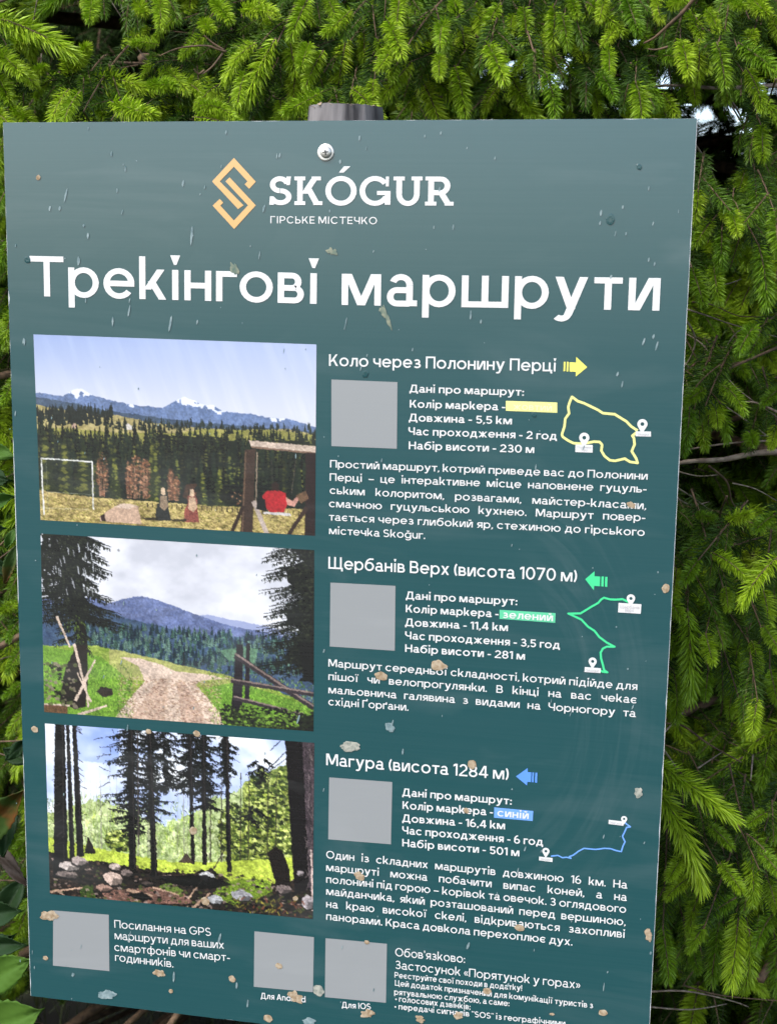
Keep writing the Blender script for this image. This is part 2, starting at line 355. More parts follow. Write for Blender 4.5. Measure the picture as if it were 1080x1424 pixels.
# weathered round post
def post():
    bm = bmesh.new(); n = 56; R = .0335; px, py = at(480, 160, .038).x, .0385
    prof = [(0,-.05),(.5,-.05),(1.0,-.05)]; rows = []
    zs = [-.3, .3, .6, .9, 1.2, 1.5, 1.65, 1.70, 1.735, 1.752, 1.7605, 1.7635]
    ztop = at(480, 146, .02).z
    random.seed(5); jag = [random.uniform(-1,1) for _ in range(n)]; fl = [random.uniform(-1,1) for _ in range(n)]
    for j, z in enumerate(zs):
        z = z if j < 7 else 1.70 + (ztop-1.70)*(j-7)/4; row = []
        for k in range(n):
            t = 2*PI*k/n; r = R*(1+.012*math.sin(3*t+1)+.008*fl[k])
            if j == len(zs)-1: r *= .945 + .012*jag[k]
            row.append(bm.verts.new((px+r*math.cos(t), py+r*math.sin(t), z + (jag[k]*.0005 if j >= 10 else 0))))
        rows.append(row)
    for j in range(len(rows)-1):
        for k in range(n): bm.faces.new((rows[j][k], rows[j][(k+1) % n], rows[j+1][(k+1) % n], rows[j+1][k]))
    c = bm.verts.new((px, py, ztop-.001)); inner = []
    for k in range(n): t = 2*PI*k/n; inner.append(bm.verts.new((px+.018*math.cos(t), py+.018*math.sin(t), ztop + .0006*fl[k])))
    for k in range(n):
        bm.faces.new((rows[-1][k], rows[-1][(k+1) % n], inner[(k+1) % n], inner[k])); bm.faces.new((inner[k], inner[(k+1) % n], c))
    me = bpy.data.meshes.new('post'); bm.to_mesh(me); bm.free(); return me
m_wood = noise_mix(mat('weathered_wood', (.2,.19,.18), .85), 60, (.018,.016,.017), (.22,.205,.20), .34, .72, 10, stretch=(1,1,.09), bump=.9)
bchild(link('wooden_post', post(), m_wood, smooth=False))
m_bark = noise_mix(mat('bark_flake', (.3,.2,.12), .9), 90, (.10,.06,.03), (.42,.32,.22), .4, .6, 6)
mb = MB(); random.seed(3)
for k in range(16):
    t = random.uniform(-PI*.95, -.05); c = Vector((at(480,160,.038).x + .0325*math.cos(t), .0385 + .0325*math.sin(t), at(480,146,.02).z - random.uniform(.0, .003)))
    s = random.uniform(.0015, .0035)
    mb.poly([c + Vector((random.uniform(-s,s), random.uniform(-s,s)*.5-.0005, random.uniform(-.5,.6)*s)) for _ in range(3)])
bbuild(mb, 'bark_flakes', m_bark)['kind'] = 'stuff'

# panel: pale core with a printed skin; the corners nicked
mb = MB(); mb.box(0, .0004, ZT-BH, BW, .0038, ZT); bbuild(mb, 'panel_core', m_core)
mb = MB(); random.seed(9)
# the skin is one polygon whose outline wavers by fractions of a millimetre, so slivers of the pale core show
per = []
def side(x0, y0, x1, y1, n, amp, rim=lambda t: 0):
    for i in range(n):
        t = i/n; e = rim(t) + abs(random.gauss(0, amp)) + (abs(random.gauss(0, .0005)) if random.random() < .03 else 0)
        nx, ny = (0, 1) if y0 == y1 == 0 else (-1, 0) if x0 == x1 == BW else (0, -1) if y0 == y1 else (1, 0)
        per.append((x0+(x1-x0)*t + nx*e, y0+(y1-y0)*t + ny*e))
side(0,0,BW,0,90,.00012); side(BW,0,BW,BH,120,.00016, lambda t: .00042); side(BW,BH,0,BH,90,.00022); side(0,BH,0,0,120,.00016, lambda t: .0006 if .48 < t < .66 else .0001 + .0003*(t < .3))
mb.poly([(x, 0, ZT-y) for x, y in per]); skin = bbuild(mb, 'printed_skin', m_panel)

def quad(mb, pts, lift=2e-4, n=1):
    P = [pb(*p) for p in pts]; mb.poly([(p.x, -lift, ZT-p.y) for p in P])

# screw with washer
sc = at(453, 212, 0); mb = MB()
def lathe(mb, c, prof, n=28, hole=False):
    b = len(mb.v)
    for r, y in prof:
        for k in range(n): t = 2*PI*k/n; mb.v.append((c.x + r*math.cos(t), y, c.z + r*math.sin(t)))
    for i in range(len(prof)-1):
        for k in range(n): mb.f.append((b+i*n+k, b+i*n+(k+1) % n, b+(i+1)*n+(k+1) % n, b+(i+1)*n+k))
    mb.f.append(tuple(b+(len(prof)-1)*n+k for k in range(n)))
m_steel = mat('zinc_steel', (.62,.60,.55), .38); m_steel.node_tree.nodes['Principled BSDF'].inputs['Metallic'].default_value = .75
m_dark = mat('dark_recess', (.01,.01,.01), .8)
mb = MB(); lathe(mb, sc, [(.0072,0),(.0072,-.0009),(.0068,-.0012),(.0060,-.0012)]); bbuild(mb, 'washer', m_steel, True)
mb = MB(); lathe(mb, sc + Vector((.0006,0,0)), [(.0050,-.0013),(.0049,-.0022),(.0042,-.0032),(.0030,-.0038),(.0012,-.0041)]); head = bbuild(mb, 'screw_head', m_steel, True)
mb = MB()
for a in (.1, .1+PI/2):
    dx, dz = math.cos(a), math.sin(a); c = sc + Vector((.0006,0,0)); 
    yy = -.0042 if a < 1 else -.00422
    mb.poly([(c.x+dx*s*.0024 - dz*t*.0005, yy, c.z+dz*s*.0024 + dx*t*.0005) for s, t in ((-1,-1),(1,-1),(1,1),(-1,1))])
o = mb.build('cross_slot', m_dark, head); o.matrix_parent_inverse = Matrix.Translation(-board.location) @ Matrix.Translation(board.location); o.matrix_parent_inverse = Matrix.Identity(4)

# emblem: an angular S folded into a diamond (zoom frame 2.7 x, origin 270,130)
def E(x, y): return (270 + x/2.7, 130 + y/2.7)
def strip(mb, pts, wpx, closed=False, lift=4e-4):
    P = [pb(*p) for p in pts]; Wd = wpx
    for i in range(len(P)-1):
        a, b = P[i], P[i+1]; d = (b-a).normalized(); n = Vector((-d.y, d.x)) * Wd/2
        mb.poly([(q.x, -(lift+(i % 9)*8e-6), ZT-q.y) for q in (a+n, b+n, b-n, a-n)])
    for i in range(1, len(P)-1):      # round joints
        mb.poly([(P[i].x+Wd/2*math.cos(t*PI/5), -(lift+(i % 9)*8e-6+4e-6+9*8e-6), ZT-P[i].y-Wd/2*math.sin(t*PI/5)) for t in range(10)])
mb = MB()
k = 4e-4
def epoly(pts, lf):
    P = [pb(*E(*p)) for p in pts]; mb.poly([(p.x, -lf, ZT-p.y) for p in P])
epoly([(150,242),(232,331),(207,358),(190,341),(201,330),(150,275),(97,330),(82,346),(68,330)], k)
epoly([(68,330),(97,330),(186,420),(165,434),(160,428)], k+1e-5)      # long bar going down right, outer
epoly([(118,330),(134,315),(232,420),(203,420)], k+2e-5)
epoly([(97,396),(110,410),(99,421),(150,477),(203,420),(232,420),(151,509),(70,421)], k+3e-5)
bbuild(mb, 'emblem', m_gold)

# slab serif name
def slab(c, w=.19):
    g = G(w); h = .17; g.h = h; s = .13
    if c == 'S': g.ring(.02,.5-h/2,.72,1.01,10,270).ring(0,-.01,.78,.5+h/2,-170,90).poly((.60,.70),(.72,.70),(.76,1),(.60,1)).poly((0,0),(.16,0),(.16,.30),(.02,.30)); g.a = .78
    if c == 'K': g.stem(.10,0,1).poly((0,0),(.38,0),(.38,s),(0,s)).poly((0,1-s),(.38,1-s),(.38,1),(0,1)).diag(.24,.40,.58,.92,1).diag(.66,.06,.36,.60,1).poly((.66,0),(.98,0),(.98,s),(.66,s)).poly((.60,1-s),(.92,1-s),(.92,1),(.60,1)); g.a = .98
    if c == 'Ó': g.ring(0,-.02,1.08,1.02).poly((.46,1.14),(.62,1.14),(.86,1.36),(.64,1.36)); g.a = 1.08
    if c == 'G': g.ring(0,-.02,1.06,1.02,38,330).stem(.87,.02,.46).poly((.60,.36),(1.06,.36),(1.06,.50),(.60,.50)).poly((.90,.66),(1.0,.66),(1.0,1),(.90,1)); g.a = 1.06
    if c == 'U': g.stem(.10,.4,1).stem(.70,.4,1).ring(.10,-.02,.89,.80,180,360).poly((0,1-s),(.38,1-s),(.38,1),(0,1)).poly((.61,1-s),(.98,1-s),(.98,1),(.61,1)); g.a = .98
    if c == 'R': g.stem(.10,0,1).D(.10,.36,.84,1).poly((0,0),(.38,0),(.38,s),(0,s)).poly((0,1-s),(.2,1-s),(.2,1),(0,1)).diag(.66,.06,.42,.44,1).poly((.66,0),(.96,0),(.96,s),(.66,s)); g.a = .96
    return g
mb = MB(); a = pb(*E(283,418)); b = pb(*E(973,421)); H = (pb(*E(283,312)) - a).length; d = (b-a).normalized(); ey = Vector((d.y, -d.x))*H
gs = [slab(c) for c in 'SKÓGUR']; Wt = sum(g.a for g in gs) + .10*5; sx = (b-a).length/Wt; x = 0
for g in gs: put(mb, g.s, a + d*sx*x, d*sx, ey, 4e-4); x += g.a + .10
bbuild(mb, 'name_lettering', m_white)
mb = MB(); line(mb, 'ГІРСЬКЕ МІСТЕЧКО', E(287,487), E(686,491), 9.8, .13, track=.20); bbuild(mb, 'subtitle_lettering', m_white)
# title
mb = MB(); line(mb, 'Трекінгові', (43,411.5), (442,422.6), 55.6, .152); bbuild(mb, 'title_lettering', m_white)
mb = MB(); line(mb, 'маршрути', (475,424.0), (916,432.0), 59, .152, track=.14); bbuild(mb, 'title_lettering', m_white)

# the three route blocks: (origin, heading, arrow, data lines, highlight, paragraph)
def A1(x, y): return (440 + x/2.16, 480 + y/2.16)
def A2(x, y): return (440 + x/2.16, 760 + y/2.16)
def A3(x, y): return (430 + x/2.16, 1030 + y/2.16)
def A4(x, y): return (x/2.348, 990 + y/2.348)
def text_block(name, lines, cap, w=.15, justify=None, m=m_white, **k):
    mb = MB()
    for t, p0, p1 in lines[:]:
        line(mb, t, p0, p1, cap, w, justify=justify, **k)
    return bbuild(mb, name, m)
def para(name, lines, last_end, cap, w):
    mb = MB(); full = lines[:-1]; ws = []
    for t, p0, p1 in full:
        gl, W, ng = layout(t, w); ws.append((pb(*p1)-pb(*p0)).length / W)
    H = (pb(lines[0][1][0], lines[0][1][1]-cap) - pb(*lines[0][1])).length
    js = min(ws)/H * 1.0
    for t, p0, p1 in full: line(mb, t, p0, p1, cap, w, justify=js*1.001)
    t, p0, p1 = lines[-1]; line(mb, t, p0, p1, cap, w)
    return bbuild(mb, name, m_white)
WB = .145
text_block('heading_lettering', [('Коло через Полонину Перці', A1(38,62), A1(718,79))], 16.2, .145)
text_block('data_lettering', [('Дані про маршрут:', A1(279,141), A1(622,152)), ('Колір маркера -', A1(280,187), A1(566,196)), ('Довжина - 5,5 км', A1(277,228), A1(586,238)),
    ('Час проходження - 2 год', A1(276,269), A1(721,284)), ('Набір висоти - 230 м', A1(277,312), A1(653,324))], 10.6, .165)
para('paragraph_lettering', [('Простий маршрут, котрий приведе вас до Полонини', A1(41,367), A1(993,404)), ('Перці – це інтерактивне місце наповнене гуцуль-', A1(40,407), A1(990,443)),
    ('ським колоритом, розвагами, майстер-класами,', A1(40,446), A1(988,493)), ('смачною гуцульською кухнею. Маршрут повер-', A1(38,486), A1(986,529)),
    ('тається через глибокий яр, стежиною до гірського', A1(38,526), A1(984,573)), ('містечка Skoğur.', A1(38,567), A1(326,582))], None, 10.4, WB)
text_block('heading_lettering', [('Щербанів Верх (висота 1070 м)', A2(36,66), A2(781,106))], 16.6, .145)
text_block('data_lettering', [('Дані про маршрут:', A2(268,157), A2(602,176)), ('Колір маркера -', A2(268,197), A2(546,213)), ('Довжина - 11,4 км', A2(266,238), A2(574,254)),
    ('Час проходження - 3,5 год', A2(266,277), A2(730,307)), ('Набір висоти - 281 м', A2(266,316), A2(625,340))], 10.6, .165)
para('paragraph_lettering', [('Маршрут середньої складності, котрий підійде для', A2(36,360), A2(962,431)), ('пішої чи велопрогулянки. В кінці на вас чекає', A2(36,400), A2(961,471)),
    ('мальовнича галявина з видами на Чорногору та', A2(36,440), A2(957,512)), ('східні Ґорґани.', A2(36,476), A2(276,493))], None, 10.4, WB)
text_block('heading_lettering', [('Магура (висота 1284 м)', A3(51,73), A3(598,117))], 16.2, .145)
text_block('data_lettering', [('Дані про маршрут:', A3(279,165), A3(607,192)), ('Колір маркера -', A3(280,204), A3(551,225)), ('Довжина - 16,4 км', A3(279,243), A3(587,266)),
    ('Час проходження - 6 год', A3(279,279), A3(701,315)), ('Набір висоти - 501 м', A3(279,317), A3(630,347))], 10.6, .165)
para('paragraph_lettering', [('Один із складних маршрутів довжиною 16 км. На', A3(51,352), A3(953,444)), ('маршруті можна побачити випас коней, а на', A3(51,390), A3(952,481)),
    ('полонині під горою – корівок та овечок. З оглядового', A3(51,426), A3(950,517)), ('майданчика, який розташований перед вершиною,', A3(51,462), A3(948,555)),
    ('на краю високої скелі, відкриваються захопливі', A3(51,500), A3(946,592)), ('панорами. Краса довкола перехоплює дух.', A3(51,537), A3(789,615))], None, 10.4, WB)
text_block('link_lettering', [('Посилання на GPS', A4(375,704), A4(690,731)), ('маршрути для ваших', A4(376,741), A4(732,773)), ('смартфонів чи смарт-', A4(375,779), A4(752,814)), ('годинників.', A4(377,812), A4(567,834))], 10.8, .125)
text_block('code_caption', [('Для Android', A4(852,935), A4(998,948))], 8.2, .16)
text_block('code_caption', [('Для IOS', A3(98,801), A3(185,807))], 8.2, .16)
text_block('safety_lettering', [("Обов'язково:", A3(258,646), A3(467,667)), ('Застосунок «Порятунок у горах»', A3(258,684), A3(812,745))], 11.4, .13)
text_block('safety_small_print', [('Реєструйте свої походи в додатку!', A3(256,711), A3(638,751)), ('Цей додаток призначений для комунікації туристів з', A3(257,735), A3(851,803)),
    ('рятувальною службою, а саме:', A3(255,762), A3(600,797)), ('• голосових дзвінків;', A3(258,782), A3(483,807)), ('• передачі сигналів "SOS" із географічними', A3(256,805), A3(768,857))], 7.9, .16)

# highlight boxes and their words
mb = MB(); quad(mb, [A1(568,167), A1(722,172), A1(722,203), A1(568,197)]); bbuild(mb, 'colour_highlight', m_pyellow)
text_block('colour_word', [('жовтий', A1(590,193), A1(706,197))], 9, .15, m=m_fyellow)
mb = MB(); quad(mb, [A2(549,190), A2(717,200), A2(716,229), A2(549,217)]); bbuild(mb, 'colour_highlight', m_pgreen)
text_block('colour_word', [('зелений', A2(558,214), A2(709,224))], 10.4, .165)
mb = MB(); quad(mb, [A3(555,200), A3(672,211), A3(670,241), A3(554,231)]); bbuild(mb, 'colour_highlight', m_pblue)
text_block('colour_word', [('синій', A3(564,226), A3(658,235))], 10.4, .165)

# arrows with two or three tail strokes
def arrow(f, pts, bars, m):
    mb = MB(); quad(mb, [f(*p) for p in pts], 3e-4)
    for q in bars: quad(mb, [f(*p) for p in q], 3.2e-4)
    bbuild(mb, 'direction_arrow', m)
arrow(A1, [(812,66),(778,94),(778,80),(759,79),(759,51),(779,52),(779,35)], [[(751,50),(756,50),(755,79),(750,79)],[(742,50),(747,50),(746,78),(741,78)]], m_yellow)
arrow(A2, [(806,98),(834,74),(834,89),(851,90),(850,119),(833,118),(832,131)], [[(855,90),(862,90),(861,120),(854,119)],[(866,91),(873,91),(872,121),(865,120)]], m_green)
arrow(A3, [(620,107),(655,82),(655,94),(666,95),(665,124),(654,123),(653,134)], [[(669,95),(674,95),(673,125),(668,124)],[(678,96),(684,96),(683,126),(677,125)]], m_blue)

# route maps
def B1(x, y): return (760 + x/6.75, 560 + y/6.75)
def B2(x, y): return (760 + x/7.714, 800 + y/7.714)
def B3(x, y): return (730 + x/6.75, 1120 + y/6.75)
def route(pts, m, wd=.0021):
    mb = MB(); strip(mb, pts, wd, lift=3e-4); bbuild(mb, 'route_line', m)
route([B1(*p) for p in [(850,262),(790,222),(745,175),(635,108),(525,98),(480,68),(350,5),(290,-15),(235,-55),(215,-10),(200,40),(208,100),(172,150),(165,220),(140,300),(150,322),(200,355),(250,380),(340,385),(440,365),(495,368),(517,395),(510,450),(540,500),(590,540),(640,545),(730,525),(780,555),(850,565),(835,520),(795,455),(822,390),(815,330),(800,310),(850,270)]], m_pyellow)
route([B2(*p) for p in [(880,288),(810,255),(740,260),(680,258),(610,240),(580,260),(550,295),(480,335),(360,408),(230,410),(280,432),(370,475),(440,550),(510,595),(560,660),(640,720),(725,765),(640,765),(600,785),(575,830),(580,890),(600,960),(612,1015),(648,1040),(600,1035),(560,1015)]], m_green, .0018)
route([B3(*p) for p in [(925,150),(950,175),(985,200),(950,205),(930,250),(910,290),(935,340),(915,380),(900,432),(850,422),(800,405),(740,402),(660,412),(550,402),(500,428),(450,465),(412,480),(428,495),(385,485),(350,490),(305,468),(240,475)]], m_pblue, .0013)
def pin(f, cx, cy, r, box, scale=1):
    mb = MB(); c = pb(*f(cx, cy)); R = (pb(*f(cx+r, cy)) - c).length; n = 20
    for i in range(n):
        t0, t1 = 2*PI*i/n, 2*PI*(i+1)/n
        mb.poly([(c.x+R*k*math.cos(t), -(5e-4), ZT-c.y-R*k*math.sin(t)) for t, k in ((t0,1),(t1,1),(t1,.38),(t0,.38))])
    mb.poly([(c.x-R*.92, -4.9e-4, ZT-c.y-R*.38),(c.x, -4.9e-4, ZT-c.y-R*2.0),(c.x+R*.92, -4.9e-4, ZT-c.y-R*.38),(c.x, -4.9e-4, ZT-c.y-R*.55)])
    quad(mb, [f(*p) for p in box], 4.5e-4); bbuild(mb, 'map_pin', m_white)
pin(B1, 895, 200, 48, [(835,268),(975,270),(975,318),(830,314)]); pin(B1, 350, 328, 48, [(268,392),(430,396),(428,468),(266,462)])
pin(B2, 900, 247, 46, [(768,294),(1012,310),(1004,412),(762,396)]); pin(B2, 490, 922, 44, [(406,982),(578,996),(574,1048),(402,1036)])
pin(B3, 926, 125, 29, [(782,133),(922,150),(920,190),(780,172)]); pin(B3, 193, 428, 34, [(130,478),(256,492),(254,530),(128,514)])
def tiny(f, x0, y0, x1, y1, t, cap):     # the tiny captions on the pin labels
    mb = MB(); line(mb, t, f(x0,y0), f(x1,y1), cap, .14, lift=6e-4); bbuild(mb, 'pin_caption', m_map)
tiny(B1, 282,425, 416,428, 'Полонина', 3.2); tiny(B1, 318,452, 380,454, 'Перці', 3.2)
tiny(B1, 848,306, 960,307, 'Skogur', 3.4)
tiny(B2, 785,352, 992,362, 'Щербанів', 4.5); tiny(B2, 835,388, 930,393, 'верх', 4.5); tiny(B2, 420,1030, 560,1038, 'Skogur', 4)
tiny(B3, 796,166, 905,180, 'Магура', 3); tiny(B3, 142,508, 240,518, 'Skogur', 3)

# plain pale patches where the scan codes are printed
for q in ([A1(45,103),A1(243,111),A1(241,311),A1(45,303)], [A2(42,108),A2(237,118),A2(235,313),A2(40,300)], [A3(60,110),A3(249,124),A3(245,311),A3(57,296)],
          [A3(49,593),A3(233,610),A3(230,787),A3(47,770)], [A4(175,648),A4(356,662),A4(358,846),A4(174,828)], [A4(831,716),A4(1025,735),A4(1022,915),A4(829,897)]):
    mb = MB(); quad(mb, q, 2e-4); bbuild(mb, 'blank_patch', m_code)
# ------------------------------------------------------------------ the three printed photographs, painted onto fine grids of print colour
GW, GH = 392, 264; SSP = 2
class Paint:
    def __init__(s, seed):
        s.W, s.H = GW*SSP, GH*SSP; s.a = np.zeros((s.H, s.W, 3), np.float32); s.r = np.random.default_rng(seed)
        s.yy, s.xx = np.mgrid[0:s.H, 0:s.W].astype(np.float32); s.u = s.xx/s.W; s.v = s.yy/s.H
    def noise(s, nx, ny, octv=4, pers=.55, W=None, H=None):
        W = W or s.W; H = H or s.H; out = np.zeros((H, W), np.float32); amp = 1; tot = 0
        for o in range(octv):
            gx, gy = max(2, int(nx*2**o)), max(2, int(ny*2**o)); g = s.r.random((gy+2, gx+2)).astype(np.float32)
            x = np.linspace(0, gx, W, endpoint=False); y = np.linspace(0, gy, H, endpoint=False)
            x0 = x.astype(int); y0 = y.astype(int); fx = x-x0; fy = (y-y0)[:,None]; fx = fx*fx*(3-2*fx); fy = fy*fy*(3-2*fy)
            A = g[y0][:,x0]; B = g[y0][:,x0+1]; C = g[y0+1][:,x0]; D = g[y0+1][:,x0+1]
            out += amp*((A*(1-fx)+B*fx)*(1-fy) + (C*(1-fx)+D*fx)*fy); tot += amp; amp *= pers
        return out/tot
    def fill(s, mask, col, al=1.0):
        c = np.asarray(col, np.float32); m = mask.astype(np.float32)*al; m = m[..., None]
        s.a[:] = s.a*(1-m) + c*m
    def two(s, mask, c1, c2, n, al=1.0):
        n = np.clip(n, 0, 1)[..., None]; c = np.asarray(c1, np.float32)*(1-n) + np.asarray(c2, np.float32)*n
        m = (mask.astype(np.float32)*al)[..., None]; s.a[:] = s.a*(1-m) + c*m
    def below(s, pts, rough=0, fr=60):      # mask below a ridge line
        x = [p[0] for p in pts]; y = [p[1] for p in pts]; l = np.interp(s.u[0], x, y)
        if rough: l = l + (s.noise(fr, 2, 4, .6)[0]-.5)*rough
        return s.v > l[None, :]
    def poly(s, pts, col, al=1.0, grain=0):
        P = np.array(pts, float)*[s.W, s.H]; x0, y0 = np.floor(P.min(0)).astype(int); x1, y1 = np.ceil(P.max(0)).astype(int)+1
        x0, y0, x1, y1 = max(x0,0), max(y0,0), min(x1,s.W), min(y1,s.H)
        if x1 <= x0 or y1 <= y0: return
        X, Y = s.xx[y0:y1, x0:x1]+.5, s.yy[y0:y1, x0:x1]+.5; ins = np.zeros(X.shape, bool); n = len(P)
        for i in range(n):
            ax, ay = P[i]; bx, by = P[(i+1) % n]
            if ay == by: continue
            c = ((ay > Y) != (by > Y)) & (X < (bx-ax)*(Y-ay)/(by-ay)+ax); ins ^= c
        c = np.asarray(col, np.float32); sub = s.a[y0:y1, x0:x1]
        cc = c if not grain else c*(1+grain*(s.r.random(X.shape)[..., None].astype(np.float32)-.5)*2)
        m = ins[..., None]*al; sub[:] = sub*(1-m) + cc*m
    def line(s, p, q, wd, col, al=1, wd2=None, grain=0):
        p = np.array(p, float); q = np.array(q, float); sc = np.array([s.W, s.H]); d = (q-p)*sc; L = np.hypot(*d) or 1; n = np.array([-d[1], d[0]])/L/sc
        w1 = wd*s.W/2; w2 = (wd2 if wd2 is not None else wd)*s.W/2
        s.poly([p+n*w1, q+n*w2, q-n*w2, p-n*w1], col, al, grain)
    def spruce(s, x, yb, h, w, col, lit=None, side=-1):
        n = 9 + int(h*30); L = []; R = []
        for i in range(n+1):
            t = i/n; y = yb-h+h*t; hw = w/2*(t**.85)*(1.15 if i % 2 else .62)*s.r.uniform(.75, 1.2)
            L.append((x-hw, y)); R.append((x+hw, y))
        s.poly([(x, yb-h)] + R + L[::-1], col, 1, .35)
        if lit is not None:
            for i in range(int(n*1.6)):
                t = s.r.uniform(.08, 1); y = yb-h+h*t; hw = w/2*t*s.r.uniform(.2, 1)
                xx = x+side*hw*s.r.uniform(-.2, 1)
                s.poly([(xx, y), (xx+w*.16, y+h*.03), (xx+w*.02, y+h*.055), (xx-w*.12, y+h*.04)], lit, s.r.uniform(.35, .9))
    def drooping(s, x0, y0, x1, y1, n, size, cols):
        for i in range(n):
            x = s.r.uniform(x0, x1); y = s.r.uniform(y0, y1); k = s.r.uniform(.4, 1.3)*size; c = cols[s.r.integers(len(cols))]
            s.poly([(x-k*.5, y), (x+k*.5, y-k*.1), (x+k*.55, y+k*.8), (x+k*.25, y+k*.5), (x+k*.1, y+k*1.3), (x-k*.15, y+k*.6), (x-k*.4, y+k*1.0)], c)
    def limb(s, x, y, dx, dy, dens, size, cols, hang=1.0):
        s.line((x, y), (x+dx, y+dy), .006, cols[0], 1, .002)
        for i in range(dens):
            t = s.r.random(); bx = x+dx*t + s.r.normal(0, .003); by = y+dy*t + dy*.3*t*t; k = size*s.r.uniform(.4, 1.2)*(1.15-.6*t)
            a = s.r.normal(PI/2, .75/hang) ; tx, ty_ = math.cos(a)*k, math.sin(a)*k*1.4; w_ = k*s.r.uniform(.12, .30); c = cols[s.r.integers(len(cols))]*s.r.uniform(.75, 1.25)
            s.poly([(bx-w_, by-k*.1), (bx+w_, by+k*.05), (bx+tx, by+ty_)], c)
    def bush(s, x, y, rx, ry, n, cols, size=.008, al=.8):
        for i in range(n):
            a = s.r.uniform(0, 2*PI); q = math.sqrt(s.r.random()); px, py = x+rx*q*math.cos(a), y+ry*q*math.sin(a); k = size*s.r.uniform(.4, 1.3); c = cols[s.r.integers(len(cols))]*s.r.uniform(.8, 1.2)
            s.poly([(px-k*s.r.random(), py), (px+k*.4, py-k*s.r.random()), (px+k, py+k*.6), (px, py+k*1.2)], c, al)
    def finish(s, sky, warp=1.6, grain=.22, contrast=1.0):
        # ragged edges and mottling, as a half-toned photograph of leaves and grass has
        n1 = s.noise(130, 90, 2, .7)-.5; n2 = s.noise(130, 90, 2, .7)-.5; m = (~sky).astype(np.float32)
        X = np.clip(s.xx + n1*warp*4*SSP/2, 0, s.W-1).astype(int); Y = np.clip(s.yy + n2*warp*4*SSP/2, 0, s.H-1).astype(int)
        w_ = s.a[Y, X]; n3 = s.noise(190, 130, 2, .8)-.5; n4 = s.noise(26, 18, 3, .6)-.5
        s.a = np.clip(w_*(1 + (n3*grain*2 + n4*grain*1.6)[..., None]*m[..., None]), 0, 255)
        s.a = np.clip((s.a-110)*contrast+110, 0, 255)
    def out(s): return s.a.reshape(GH, SSP, GW, SSP, 3).mean((1, 3))
C3 = lambda r, g, b: np.array([r, g, b], np.float32)

